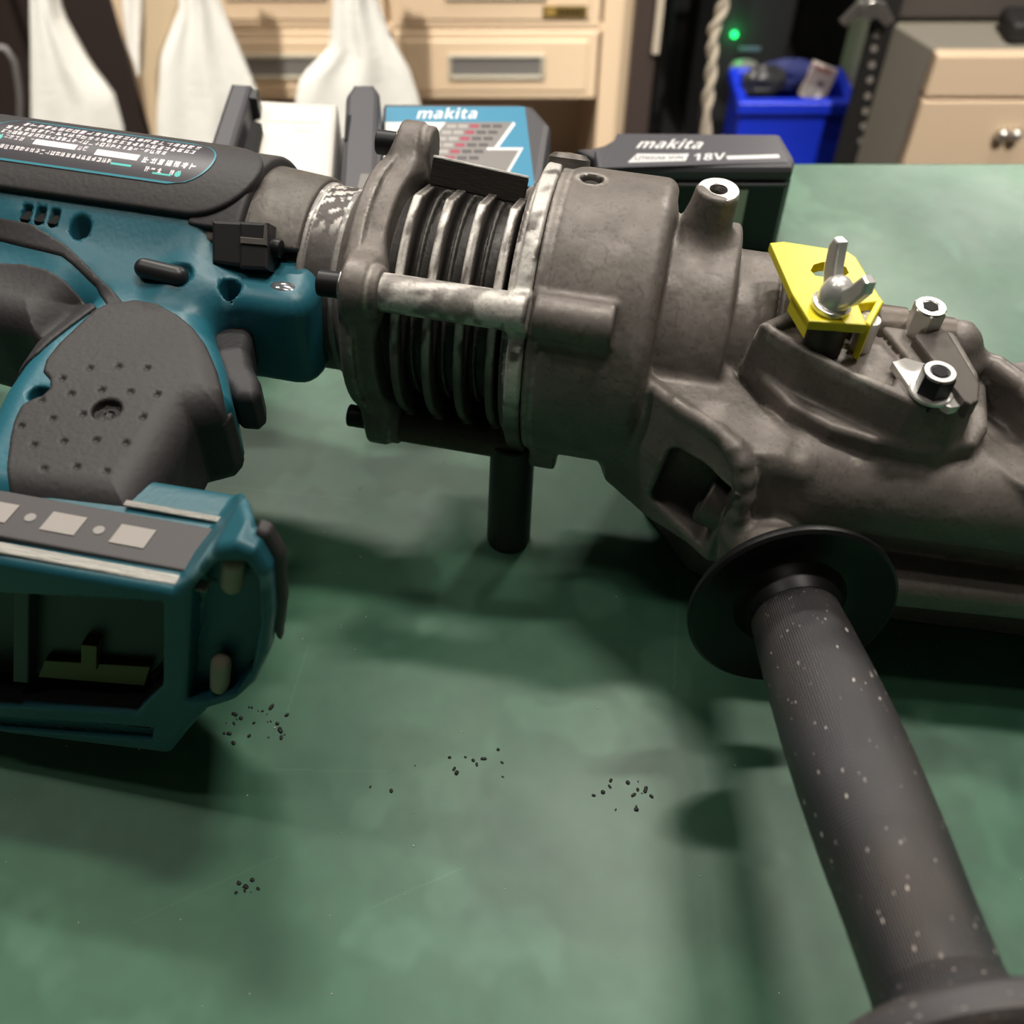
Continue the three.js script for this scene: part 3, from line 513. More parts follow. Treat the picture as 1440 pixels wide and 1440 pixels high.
  tp('divider', faceG(prism([[-104.3,5.1],[-99.4,5.8],[-115.7,-45],[-121.4,-46.1]], -13, -4, 'xy', 0.6)), M.blackPlastic, blk);
  for (const [a, b] of [[[[-35.1,33.6]][0], [[-36.8,25.5]][0]], [[[-46,-11.7]][0], [[-48.2,-22.8]][0]]])
    tp('peg', faceG(new THREE.CapsuleGeometry(2.9, hy(a[0] - b[0], a[1] - b[1]), 8, 20).rotateZ(Math.atan2(a[1] - b[1], a[0] - b[0]) - Math.PI / 2).translate((a[0] + b[0]) / 2, (a[1] + b[1]) / 2, -3.4)), M.offWhite, ft);
  for (const q of [[[-133.1,-60.3],[-114.5,-56.5],[-115.5,-59.7],[-134.2,-63.6]], [[-110.4,-55.9],[-95.2,-53.1],[-96,-56.2],[-111.4,-59.1]], [[-91.4,-52.6],[-85.2,-51.2],[-86,-54.8],[-92.4,-56.2]], [[-82.3,-51],[-75.4,-49.8],[-76.2,-53.3],[-83.1,-54.5]]])
    tp('rail_slot', faceG(prism(q, -4, -1.6, 'xy', 0.1)), M.void, ft);
  // status strip on the upper side of the mount, with worn white residue round it
  const xEnd = [[-139.2,7.6]][0][0] + 1.5, sTop = [[-76.5,20.9]][0][1];
  const topG = (pts, lo, hi, b = 0.3) => faceG(prism(pts, sTop + lo, sTop + hi, 'xz', b));   // pts in (x, n)
  const sp = topG([[xEnd, -23], [-41, -23], [-38, -20], [-43, -7], [xEnd, -7]], -1.5, 1.6, 0.5);
  const strip = tp('status_strip', sp, std({ color: lin(0.075, 0.07, 0.072), roughness: 0.6 }), ft);
  const icon = canvasTex(64, 48, (c, w, h) => { c.fillStyle = '#a39d98'; c.fillRect(0, 0, w, h); c.strokeStyle = '#5d5854'; c.lineWidth = 5; for (let i = 0; i < 5; i++) { c.beginPath(); c.moveTo(8 + i * 10, 42 - (i * 17) % 30); c.lineTo(18 + i * 9, 8 + (i * 13) % 28); c.stroke(); } });
  const iconM = std({ map: icon, roughness: 0.7 });
  for (const x of [-70, -90, -110]) tp('icon', uvScale(topG([[x - 5, -18.5], [x + 5, -18.5], [x + 4.5, -11.5], [x - 5.5, -11.5]], 1.5, 1.9, 0.05), 0.1), iconM, strip);
  for (const x of [-80, -100]) tp('indicator_dot', faceG(rod([x, sTop + 1.2, -15], [x, sTop + 1.9, -15], 1.6)), std({ color: lin(0.33, 0.31, 0.3), roughness: 0.7 }), strip);
  tp('strip_residue', faceG(rbox((xEnd - 44) / 2, sTop + 0.3, -4, -44 - xEnd, 1.4, 3.6, 0.6)), M.residue, ft);
  tp('strip_glue', faceG(rbox(-62, sTop + 0.2, -27.5, 34, 1, 2.2, 0.4)), M.residue, ft);
}

// ---- yellow stop bracket with wing bolt, crossbar with hex bolts, shaft
{
  const hole = [[102.3,16.9],[103.3,13.3],[106.2,11.1],[110.6,10.4],[114.3,12.1],[115.2,15.3],[113.4,18.2],[108.4,19.8],[104,19.7]];
  const top = prism([[89.8,5],[94.1,3.2],[114.4,3.8],[117,6.2],[124.7,27],[117.4,30.1],[119.8,39.7],[102.9,41.7],[97.5,29.6]], 41.5, 45, 'xz', 0.5, [hole]);
  const lipP = [[123.7,24.4],[125.1,27.2],[120.8,39.8],[119.2,38.2]];
  const lip = prism(lipP, 31, 45, 'xz', 0.6), wall = prism([[97.5,29.6],[102.9,41.7],[103.3,39.9],[98.1,28.7]], 38, 44, 'xz', 0.3);
  const yb = tp('stop_bracket', merge([top, lip, wall]), M.yellow);
  const c = [[108.9,45,33.8]][0], C0 = [c[0], c[1], c[2]];
  const wb = tp('wing_bolt', lathe([[0, 0], [5.8, 0], [6, 0.6], [6, 1.8], [5.4, 2], [4.9, 2.4], [5.1, 3], [5.1, 5.5], [4.2, 8.6], [2.5, 10.2], [0, 10.6]], C0, [C0[0] + 0.12, C0[1] + 1, C0[2] - 0.02], 40), M.bright, yb);
  const wing = (sgn) => { const s = [[1.5, 2.5], [4.6, 3], [8.4, 8], [11, 14.5], [10.2, 18], [7.4, 18.4], [4.4, 12], [1.5, 8]].map((p) => [p[0] * sgn, p[1]]); if (sgn < 0) s.reverse(); const g = prism(s, -1.9, 1.9, 'xy', 0.8); g.rotateY(-62 * D2R); g.rotateZ(-0.14); g.translate(...C0); return g; };
  tp('wing', wing(1), M.bright, wb); tp('wing', wing(-1), M.bright, wb);
  const sd = [[109.9,38,37.9]][0];
  tp('standoff', rod([sd[0], 24, sd[2] - 3], [sd[0], 42, sd[2] - 3], 6.2), M.darkIron);
  tp('bracket_pin', rod([sd[0] + 12, 26, sd[2] - 6], [sd[0] + 12, 41.5, sd[2] - 6], 3.4), M.wornSteel);
  // shaft running under the crossbar
  const sh = [[135.2,27,17.9]][0];
  const shaft = tp('release_shaft', lathe([[0, 0], [8.6, 0], [9, 0.6], [9, 9], [8.2, 9.6], [8.2, 11], [9.4, 11.5], [9.4, 13], [8, 13.4], [8, 24], [0, 24]], [sh[0] - 8, 26, sh[2]], [sh[0] + 32, 26, sh[2]], 40), std({ color: lin(0.12, 0.1, 0.085), metalness: 0.6, roughness: 0.5, bumpMap: grain, bumpScale: 0.0003 }));
  tp('seal_ring', new THREE.TorusGeometry(8.8, 1.1, 12, 40).rotateY(Math.PI / 2).translate(sh[0] + 4.6, 26, sh[2]), M.blackPlastic, shaft);
  tp('shaft_end', lathe([[0, 0], [12, 0], [13, 1], [13, 7], [10, 9], [0, 9]], [sh[0] - 18, 24, sh[2]], [sh[0] - 8, 24, sh[2]], 32), M.darkIron, shaft);
  const cb = tp('crossbar', prism([[136.6,31.1],[138.9,27.1],[144.6,24.4],[147.1,26.6],[154.7,48.9],[153.7,55.9],[151.3,58.2],[149.4,57.2]], 30.5, 37, 'xz', 0.8), M.iron);
  const hexB = (q, y0, y1, m, nm) => { const g = tp(nm, rod([q[0], y0, q[2]], [q[0], y1, q[2]], 5.2, 5.2, 6), m, cb); tp('hex_socket', rod([q[0], y1 - 0.5, q[2]], [q[0], y1 + 0.25, q[2]], 2.6, 2.6, 6), M.void, g); tp('bolt_rim', lathe([[3, -0.4], [3, 0.2], [4.5, 0.2], [4.9, -0.4]], [q[0], y1, q[2]], [q[0], y1 + 1, q[2]], 32), M.steel, g); return g; };
  hexB([[139.9,43,23.6]][0], 30, 43, M.wornSteel, 'hex_bolt');
  const h2 = [[141.2,42,52.3]][0]; hexB(h2, 30, 42, M.blackSteel, 'hex_bolt');
  tp('washer', rod([h2[0], 33.5, h2[2]], [h2[0], 35, h2[2]], 6.4), M.bright, cb);
  tp('machined_pad', prism([[130.3,41.7],[134.2,38.8],[140.1,40.1],[145,44.1],[148.7,48.6],[150.8,56.1],[146.4,58.3],[140.1,54.6],[136,54]], 31.5, 34.4, 'xz', 0.3), M.bright);
}
// ---- side handle: two flanges and a knurled rubber grip, screwed into the boss of the head
{
  const F = [113.3, -16, 101.4], E = [145.3, 8.5, 223];
  const dustTex = canvasTex(1024, 1024, (c, w, h) => {
    c.fillStyle = '#2b292c'; c.fillRect(0, 0, w, h); let r = 5; const q = () => { r = (r * 48271) % 2147483647; return r / 2147483647; };
    for (let i = 0; i < 120; i++) { const x = q() * w, y = q() * h, s = 30 + q() * 120, g = c.createRadialGradient(x, y, 0, x, y, s), v = q() < 0.5 ? '95,80,70' : '95,95,100'; g.addColorStop(0, `rgba(${v},${0.12 + q() * 0.2})`); g.addColorStop(1, `rgba(${v},0)`); c.fillStyle = g; c.fillRect(x - s, y - s, 2 * s, 2 * s); }
    for (let i = 0; i < 420; i++) { const k = 0.35 + q() * 0.6, s = q() < 0.06 ? 5 : 1.2 + q() * 1.8; c.fillStyle = `rgba(225,215,205,${k})`; c.beginPath(); c.ellipse(q() * w, q() * h, s, s * 1.3, q(), 0, 7); c.fill(); }
  });
  dustTex.wrapS = dustTex.wrapT = THREE.RepeatWrapping;
  const knurl = texture(128, (u, v) => { const a = (Math.sin(u * 8 * 2 * Math.PI) * 0.5 + 0.5) ** 0.6, b = (Math.sin(v * 8 * 2 * Math.PI) * 0.5 + 0.5) ** 0.6; return [a * b, a * b, a * b]; });
  knurl.repeat.set(15, 25);
  const gripM = std({ map: dustTex, roughness: 0.46, bumpMap: knurl, bumpScale: 0.00018 });
  const dir = new THREE.Vector3(E[0] - F[0], E[1] - F[1], E[2] - F[2]), len = dir.length();
  const g = lathe([[14.6, 2], [13.6, 5], [13.6, 9], [14.2, 16], [15, 30], [15.7, 48], [15.9, 64], [15.6, 84], [14.9, 100], [14.6, len - 10], [16, len - 4], [18, len]], F, E, 72);
  const hd = tp('side_handle', g, gripM);
  const rubM = new THREE.MeshPhysicalMaterial({ color: lin(0.005, 0.005, 0.0055), roughness: 0.42, specularIntensity: 0.6 });
  tp('handle_guard', lathe([[0, -7], [14, -7], [24, -5.4], [30.5, -2.2], [32, 0], [32, 1.6], [31, 2.4], [28.5, 1.2], [22, -1.6], [17.5, -1.2], [15.4, 1.4], [13.9, 6]], F, E, 80), rubM, hd);
  tp('handle_end', lathe([[19, -2], [22, -0.2], [28, 0.8], [30, 2], [31, 4], [31, 8], [29, 10], [25, 11.5], [0, 12]], E, [2 * E[0] - F[0], 2 * E[1] - F[1], 2 * E[2] - F[2]], 80), std({ map: dustTex, color: lin(1.5, 1.45, 1.4), roughness: 0.6 }), hd);
}
// ---- support leg below the pump cylinder
tp('support_leg', rod([13, -94.2, 33], [13, -38, 31], 9, 8.4, 40), M.darkIron);

// ================================================================== THINGS ON THE BENCH
const wpart = (name, g, m, root, parent) => { g.scale(0.001, 0.001, 0.001); g.translate(-root.position.x, -root.position.y, -root.position.z); return part(name, g, m, parent ?? root); };
// flat print lying on a surface: quad a b c d (front left, front right, back right, back left), millimetres
function printQuad(a, b, c, d) {
  const g = new THREE.BufferGeometry(); g.setAttribute('position', new THREE.Float32BufferAttribute([...a, ...b, ...c, ...d], 3)); g.setAttribute('uv', new THREE.Float32BufferAttribute([0, 0, 1, 0, 1, 1, 0, 1], 2)); g.setIndex([0, 1, 2, 0, 2, 3]); g.computeVertexNormals(); return g;
}
{ // ---- battery charger
  const ch = thing('battery_charger', 'teal-labelled battery charger with two grey guide rails, behind the tool', 'charger', [-0.06, 0, -0.46]);
  const Y = 56, q = [[-147.8,-438.8],[-63.6,-438.8],[15.1,-438.8],[17.4,-478.7],[9.1,-514],[-67.7,-516.3],[-139.8,-520],[-159.6,-520]];
  wpart('charger_base', prism([[q[0][0], q[0][1]], [q[2][0] - 2, q[0][1]], [q[3][0], q[3][1] + 12], [q[3][0] - 3, q[4][1] + 8], [q[4][0], q[4][1] - 4], [q[7][0], q[4][1] - 4]], 0, 38, 'xz', 5), M.greyPlastic, ch);
  const lp = [[-63.6,-438.8],[10.3,-438.8],[13.3,-496],[8.7,-512.6],[3.8,-515.5],[-67,-516.3]];
  const head = wpart('display_housing', prism([[lp[0][0] - 2, lp[0][1]], [lp[1][0] + 4, lp[1][1]], [lp[2][0] + 7, lp[2][1]], [lp[3][0] + 3, lp[3][1] - 3], [lp[4][0], lp[4][1] - 3], [lp[5][0] - 2, lp[5][1] - 3]], 30, 56, 'xz', 4), M.greyPlastic, ch);
  const tex = canvasTex(768, 384, (c, w, h) => {
    c.fillStyle = '#3d93b8'; c.fillRect(0, 0, w, h);
    c.fillStyle = '#f6f4ee'; c.beginPath(); c.moveTo(0, 80); c.lineTo(330, 80); c.lineTo(60, 384); c.lineTo(0, 384); c.fill();
    c.fillStyle = '#8f8a88'; c.beginPath(); c.moveTo(330, 80); c.lineTo(690, 80); c.lineTo(420, 384); c.lineTo(60, 384); c.fill();
    for (let r = 0; r < 9; r++) for (let k = 0; k < 5; k++) { const y = 92 + r * 31, x = 330 - (y - 80) * 0.888 + 14 + k * 62; c.fillStyle = k === 2 && r < 6 ? '#b0405a' : k === 3 && r > 6 ? '#c9b040' : k < 2 ? '#b9b3ae' : '#5a5556'; c.fillRect(x, y, 50, 17); }
    c.strokeStyle = '#ffffff'; c.lineWidth = 17; c.beginPath(); c.moveTo(700, 84); c.lineTo(430, 384); c.stroke();
    c.fillStyle = '#8f8a88'; c.beginPath(); c.moveTo(560, 215); c.lineTo(720, 215); c.lineTo(580, 384); c.lineTo(430, 384); c.fill();
    c.lineWidth = 12; c.beginPath(); c.moveTo(540, 212); c.lineTo(722, 212); c.lineTo(590, 384); c.stroke();
    c.fillStyle = '#ffffff'; c.font = 'italic bold 74px sans-serif'; c.textAlign = 'center'; c.save(); c.translate(330, 62); c.scale(1.35, 1); c.fillText('makita', 0, 0); c.restore();
  });
  const pq = [[-62.5,-438.3],[11,-438.3],[6.8,-513.5],[-66.7,-513.5]];
  wpart('charger_label', printQuad([pq[0][0], 56.3, pq[0][1]], [pq[1][0], 56.3, pq[1][1]], [pq[2][0], 56.3, pq[2][1]], [pq[3][0], 56.3, pq[3][1]]), std({ map: tex, roughness: 0.45 }), ch, head);
  // rails, running front to back, with their dark inner grooves
  const r1 = [[-144,-392.3],[-132.1,-392.3],[-133.5,-507.3],[-145.1,-508.8]], r2 = [[-76.7,-392.3],[-60.4,-392.3],[-67.8,-500.1],[-71,-507.3],[-81.6,-507.3],[-84.4,-495.7]];
  const a = wpart('guide_rail', prism(r1, 10, 72, 'xz', 2.5), M.greyPlastic, ch);
  const b = wpart('guide_rail', prism(r2, 10, 72, 'xz', 2.5), M.greyPlastic, ch);
  wpart('rail_groove', prism([[-129.8,-430.8],[-123.9,-430.8],[-125.6,-479.2],[-131.1,-482.6]], 46, 66, 'xz', 0.5), M.void, ch, a);
  wpart('rail_tip', prism([[-133.9,-495.3],[-129.3,-493.9],[-130.2,-503.9],[-133.9,-503.9]], 60, 71, 'xz', 0.5), M.blackPlastic, ch, a);
  wpart('rail_groove', prism([[-80.5,-452.6],[-78.7,-452.6],[-79.4,-475.8],[-81.5,-475.8]], 60, 72.4, 'xz', 0.3), M.void, ch, b);
  wpart('rail_inset', prism([[-71.1,-392.3],[-65.4,-392.3],[-65.7,-423.5],[-70.3,-423.5]], 62, 72.5, 'xz', 0.5), M.handleGrey, ch, b);
  const bay = wpart('bay_plate', prism([[-132.1,-432.5],[-86.1,-432.5],[-91.8,-509.6],[-133.6,-514]], 34, 60, 'xz', 2), M.white, ch);
  const bt = canvasTex(256, 256, (c, w, h) => { c.fillStyle = '#f4f1e8'; c.fillRect(0, 0, w, h); c.fillStyle = '#e4d6c2'; c.fillRect(30, 60, 80, 5); c.fillRect(120, 60, 60, 5); c.fillRect(190, 58, 30, 5); c.fillRect(140, 90, 50, 4); });
  const bq = [[-129.8,-439.3],[-88.8,-439.3],[-93.6,-506.1],[-130.5,-509]];
  wpart('bay_label', printQuad(...bq.map((p) => [p[0], 60.3, p[1]])), std({ map: bt, roughness: 0.6 }), ch, bay);
}
{ // ---- battery
  const bt = thing('battery_pack', 'black lithium-ion battery pack with white lettering, beside the charger', 'battery', [0.09, 0, -0.48]);
  const front = [[38.7,-460.7],[143.3,-468.5]], b = [[140.3,-495.3],[59.5,-496.7],[46,-482.2]];
  const zf = -463;
  const out = [[front[0][0] + 3, zf], [front[1][0] - 4, zf], [front[1][0], zf - 6], [front[1][0] + 1, zf - 26], [front[1][0] - 6, zf - 36], [front[0][0] + 16, zf - 36], [front[0][0], zf - 24], [front[0][0] - 1, zf - 6]];
  wpart('battery_case', prism(out, 0, 43, 'xz', 2.5), M.blackPlastic, bt);
  const top = [[front[0][0] + 4, zf - 0.5], [front[1][0] - 2, zf - 0.5], [front[1][0] + 0.5, zf - 8], [b[0][0], b[0][1]], [b[1][0], b[1][1]], [b[2][0] - 4, b[2][1] + 2]];
  const cap = wpart('battery_cap', prism(top, 42.5, 51.5, 'xz', 3), M.greyPlastic, bt);
  wpart('release_button', prism([[front[0][0] - 6, zf - 22], [front[0][0] + 8, zf - 8], [b[1][0] - 3, b[1][1] + 4], [b[2][0] - 5, b[2][1] - 4]], 20, 49, 'xz', 3), M.greyPlastic, bt);
  const fz = zf + 0.4;
  wpart('terminal_strip', rbox([[116.6,24.8]][0][0], 21, zf + 0.2, 8.5, 36, 1.2, 0.4), std({ color: lin(0.62, 0.63, 0.52), roughness: 0.6 }), bt);
  wpart('case_rib', rbox((front[0][0] + front[1][0]) / 2 + 4, 41.5, zf + 0.3, front[1][0] - front[0][0] - 14, 1.6, 1.4, 0.4), M.greyPlastic, bt);
  const tex = canvasTex(1024, 256, (c, w, h) => {
    c.fillStyle = '#55535a'; c.fillRect(0, 0, w, h); c.fillStyle = '#f2f2f2'; c.font = 'italic bold 92px sans-serif'; c.save(); c.translate(150, 108); c.scale(1.35, 1); c.fillText('makita', 0, 0); c.restore();
    c.beginPath(); c.moveTo(185, 150); c.lineTo(500, 150); c.lineTo(470, 215); c.lineTo(150, 215); c.fill(); c.fillStyle = '#55535a'; c.font = 'bold 44px sans-serif'; c.fillText('LITHIUM-ION', 180, 198);
    c.fillStyle = '#f2f2f2'; c.font = 'italic bold 84px sans-serif'; c.save(); c.translate(505, 213); c.scale(1.25, 1); c.fillText('18V', 0, 0); c.restore();
    c.fillRect(700, 182, 290, 32);
  });
  const pq = [[44.5,-461.9],[139.2,-467.1],[137.7,-492.9],[54.9,-494.3]];
  wpart('battery_label', printQuad(...pq.map((p) => [p[0], 51.8, p[1]])), std({ map: tex, roughness: 0.4 }), bt, cap);
}
// ---- swarf and crumbs scattered on the bench: too many to count
{
  const gs = []; const put = (x, z, s) => { const g = new THREE.IcosahedronGeometry(s, 0); g.scale(1, 0.6, 1.2 + rnd()); g.rotateY(rnd() * 6); g.translate(x, s * 0.45, z); gs.push(g); };
  for (const [x, z, n, sp] of [...[[-92.8,-179.3],[38.2,-154.1],[-86.8,-120.2],[-7.5,-164],[-39.7,-157.3],[-20.1,-165.4]].map((p, i) => [p[0], p[1], [26, 14, 9, 7, 3, 4][i], [7, 6, 3, 5, 8, 4][i]])])
    for (let i = 0; i < n; i++) { const a = rnd() * 6.28, r = sp * Math.sqrt(rnd()) * 1.3; put((x + Math.cos(a) * r * 1.4) / 1000, (z + Math.sin(a) * r) / 1000, 0.0002 + rnd() * 0.0006); }
  const d = part('metal_crumbs', merge(gs), M.blackPaint); tag(d, 'tiny dark metal crumbs scattered on the green bench', 'debris'); d.userData.kind = 'stuff';
  const ds = []; for (let i = 0; i < 150; i++) { const g = new THREE.IcosahedronGeometry(0.00012 + rnd() * 0.0002, 0); g.translate(-0.2 + rnd() * 0.45, 0.0002, -0.40 + rnd() * 0.38); ds.push(g); }
  const e = part('pale_dust', merge(ds), M.white); tag(e, 'pale dust specks sprinkled over the green bench', 'dust'); e.userData.kind = 'stuff';
}

// ================================================================== BEHIND THE BENCH
const box2 = (a, b, y0, y1, z0, z1, r = 3) => rbox((a + b) / 2, (y0 + y1) / 2, (z0 + z1) / 2, Math.abs(b - a), Math.abs(y1 - y0), Math.abs(z1 - z0), r);
const FL = FLOOR * 1000;
{ // ---- cream drawer cabinet
  const Z = -1450, c = thing('drawer_cabinet', 'cream steel drawer cabinet with recessed grey handles, behind the workbench', 'cabinet', [-0.1, FLOOR, -1.65]);
  const X = [[-483.9,-384.9],[126.6,-384.9],[170.9,-384.9],[-176.1,-384.9],[-168.9,-384.9],[123.6,-384.9],[-471.6,-384.9]], Yv = [[-20,-333.6],[-20.1,-337.6],[-21.2,-437.9],[-18.2,-161.3]];
  const xl = X[0][0] - 30, xr = X[2][0], y0 = Yv[2][1], yt = Yv[3][1] + 150;
  wpart('carcass', merge([box2(xl, xr, y0 - 4, yt, Z - 420, Z - 22, 4), box2(X[1][0] + 1, xr, FL, yt, Z - 420, Z, 4), box2(xl - 40, xl + 2, FL, yt, Z - 420, Z, 4), box2(xl, xr, FL, yt, Z - 430, Z - 415, 2), box2(xl, xr, Yv[1][1] - 3, Yv[0][1] + 3, Z - 30, Z - 3, 1)]), M.cream, c);
  const rows = [[Yv[2][1], Yv[1][1]], [Yv[0][1], Yv[0][1] + 118], [Yv[0][1] + 123, Yv[0][1] + 240]];
  for (const [a, b] of rows) for (const [x0, x1] of [[X[6][0], X[3][0]], [X[4][0], X[5][0]]]) {
    const d = wpart('drawer', merge([box2(x0, x1, a, b, Z - 24, Z, 3), box2(x0 + 14, x1 - 14, a + 12, b - 12, Z - 4, Z + 3, 3)]), M.cream, c);
    const hx = (x0 + x1) / 2, hy_ = (a + b) / 2 + 2, h = wpart('handle', merge([box2(hx - 68, hx + 68, hy_ + 13, hy_ + 18, Z, Z + 9, 2), box2(hx - 68, hx + 68, hy_ - 18, hy_ - 14, Z, Z + 9, 2), box2(hx - 70, hx - 64, hy_ - 18, hy_ + 18, Z, Z + 9, 2), box2(hx + 64, hx + 70, hy_ - 18, hy_ + 18, Z, Z + 9, 2)]), std({ color: lin(0.42, 0.38, 0.3), roughness: 0.5 }), c, d);
    wpart('handle_pocket', box2(hx - 64, hx + 64, hy_ - 14, hy_ + 13, Z, Z + 4.5, 1), M.handleGrey, c, d);
  }
  const n = [[42.6,-316],[104.2,-300.5]]; const pl = canvasTex(128, 40, (g, w, h) => { g.fillStyle = '#6e5a2c'; g.fillRect(0, 0, w, h); g.fillStyle = '#2b2214'; for (let i = 0; i < 5; i++) g.fillRect(44 + i * 15, 10, 10, 20); g.fillStyle = '#a98a48'; g.fillRect(8, 8, 28, 24); });
  wpart('name_plate', box2(n[0][0], n[1][0], n[0][1], n[1][1], -1450, -1444, 1), std({ map: pl, metalness: 0.3, roughness: 0.5 }), c);
}
// ---- white cloths hanging in front of the drawers, each a folded sheet with thickness
function clothSheet(name, label, left, right, z, folds, amp, group) {
  const root = thing(name, label, 'cloth', [(left[0][0] + right[0][0]) / 2000, left[left.length - 1][1] / 1000, z / 1000], 0, group);
  const nu = 40, nv = 36, pos = [], ix = [], uv = [];
  const at = (P, y) => { for (let i = 0; i < P.length - 1; i++) if (y <= P[i][1] && y >= P[i + 1][1]) return mixn(P[i][0], P[i + 1][0], (P[i][1] - y) / (P[i][1] - P[i + 1][1])); return P[P.length - 1][0]; };
  const yT = Math.min(left[0][1], right[0][1]), yB = Math.max(left[left.length - 1][1], right[right.length - 1][1]);
  for (const side of [1, -1]) for (let j = 0; j <= nv; j++) for (let i = 0; i <= nu; i++) {
    const y = mixn(yT, yB, j / nv), u = i / nu, e = Math.sin(Math.PI * u), x = mixn(at(left, y), at(right, y), u), w = amp * (0.4 + 0.6 * j / nv);
    pos.push(x, y, z + Math.sin(u * folds * 6.283 + j * 0.05) * w * e + side * (2 + 16 * Math.sqrt(e))); uv.push(x / 100, y / 100);
  }
  const N = (nu + 1) * (nv + 1);
  for (let s = 0; s < 2; s++) for (let j = 0; j < nv; j++) for (let i = 0; i < nu; i++) { const a = s * N + j * (nu + 1) + i, b = a + 1, c = a + nu + 1, d = c + 1; if (s) ix.push(a, b, c, b, d, c); else ix.push(a, c, b, b, c, d); }
  for (let j = 0; j < nv; j++) for (const i of [0, nu]) { const a = j * (nu + 1) + i, c = a + nu + 1; ix.push(a, a + N, c, c, a + N, c + N); }
  const g = new THREE.BufferGeometry(); g.setAttribute('position', new THREE.Float32BufferAttribute(pos, 3)); g.setAttribute('uv', new THREE.Float32BufferAttribute(uv, 2)); g.setIndex(ix); g.computeVertexNormals();
  wpart('sheet', g, M.cloth, root); return root;
}
clothSheet('hanging_cloth', 'white cloth hanging at the far left with a straight left edge', [[-532.3,-93],[-591.3,-258.9],[-620.3,-342],[-729.2,-650.8]], [[-518.2,-93],[-540.4,-224.5],[-525.5,-285.7],[-508.1,-322.8],[-510.1,-376.6],[-584.2,-650.8]], -1250, 1.5, 9);
{
  const r = clothSheet('hanging_cloth', 'white cloth with a tan hem hanging in front of the left drawer column', [[-369,-93],[-398.1,-216.1],[-435.7,-274.9],[-460.5,-351.8],[-534.4,-650.8]], [[-341.5,-93],[-348.6,-207.8],[-332.5,-283.9],[-323,-332.4],[-367.8,-650.8]], -1250, 2, 9);
  const hem = [[-406,-94.7],[-368.9,-94.7],[-398.6,-214.1],[-419.3,-248.2],[-436.7,-274.6],[-448.7,-306.6],[-464.8,-374.4],[-532.2,-654.7],[-545.3,-654.7],[-476,-374.4],[-463.3,-297.3],[-446.8,-243.8]];
  wpart('hem', prism(hem, -1262, -1250, 'xy', 3), std({ color: lin(0.55, 0.42, 0.27), roughness: 0.9 }), r);
}
clothSheet('hanging_cloth', 'widest white cloth hanging between the two drawer handles', [[-193.1,-93],[-213.2,-207.8],[-225.4,-266],[-267.1,-302.2],[-280.8,-342],[-340.8,-650.8]], [[-157,-93],[-159.9,-207.8],[-149.4,-250.2],[-129.1,-290.3],[-117.5,-342],[-119,-650.8]], -1250, 2, 9);
clothSheet('grey_cloth', 'narrow pale grey cloth hanging beside the tan hem', [[-444,-106.7],[-480.2,-233.7],[-486.7,-277.9],[-483.1,-303.7],[-482.6,-315]], [[-411.6,-106.7],[-453.6,-242.4],[-466,-277.9],[-474,-303.7],[-479,-315]], -1290, 1, 4);
{ // dark shelf unit at the left, behind the cloths
  const X = [[-1193,-409.6],[-558.2,-409.6]], s = thing('dark_cupboard', 'dark brown cupboard in shadow behind the white cloths at the left', 'cupboard', [-0.9, FLOOR, -1.7]);
  wpart('side', merge([box2(X[0][0], X[0][0] + 20, FL, 900, -1900, -1500), box2(X[1][0] - 20, X[1][0], FL, 900, -1900, -1500)]), M.brownPaint, s);
  wpart('back', box2(X[0][0], X[1][0], FL, 900, -1910, -1890), M.brownPaint, s);
  wpart('shelf', box2(X[0][0] + 20, X[1][0] - 20, 380, 400, -1890, -1500), M.brownPaint, s);
  const p = [[-788.1,-356.6],[-733.6,-377.5],[-738.7,-431.7],[-770.4,-537.1]];
  const c = thing('black_cable', 'thin dark cable hanging at the left edge of the picture', 'cable', [p[0][0] / 1000, FLOOR, -1.48]);
  wpart('cable_loop', tube([[p[0][0], 380, -1480], [p[0][0], p[0][1], -1478], [p[1][0], p[1][1], -1475], [p[2][0], p[2][1], -1475], [p[3][0], p[3][1], -1478], [p[3][0] + 10, FL + 5, -1480]], 5), M.handleGrey, c);
}
{ // post and rod to the right of the drawers
  const p = [[168,-360.1],[199.8,-360.1]], t = thing('wooden_post', 'dark brown upright post at the right end of the drawer cabinet', 'post', [(p[0][0] + p[1][0]) / 2000, FLOOR, -1.42]);
  wpart('post_shaft', box2(p[0][0], p[1][0], FL, CEIL * 1000 - 2, -1440, -1400, 2), M.brownPaint, t);
  const r = [[192.5,-341.5],[202.3,-341.5],[172,-103.9]];
  const k = thing('thin_batten', 'thin pale batten hanging on the brown post', 'batten', [r[0][0] / 1000, r[0][1] / 1000, -1.397]);
  wpart('batten_strip', box2(r[0][0], r[1][0], r[0][1], r[2][1], -1399, -1388, 2), M.cord, k);
}
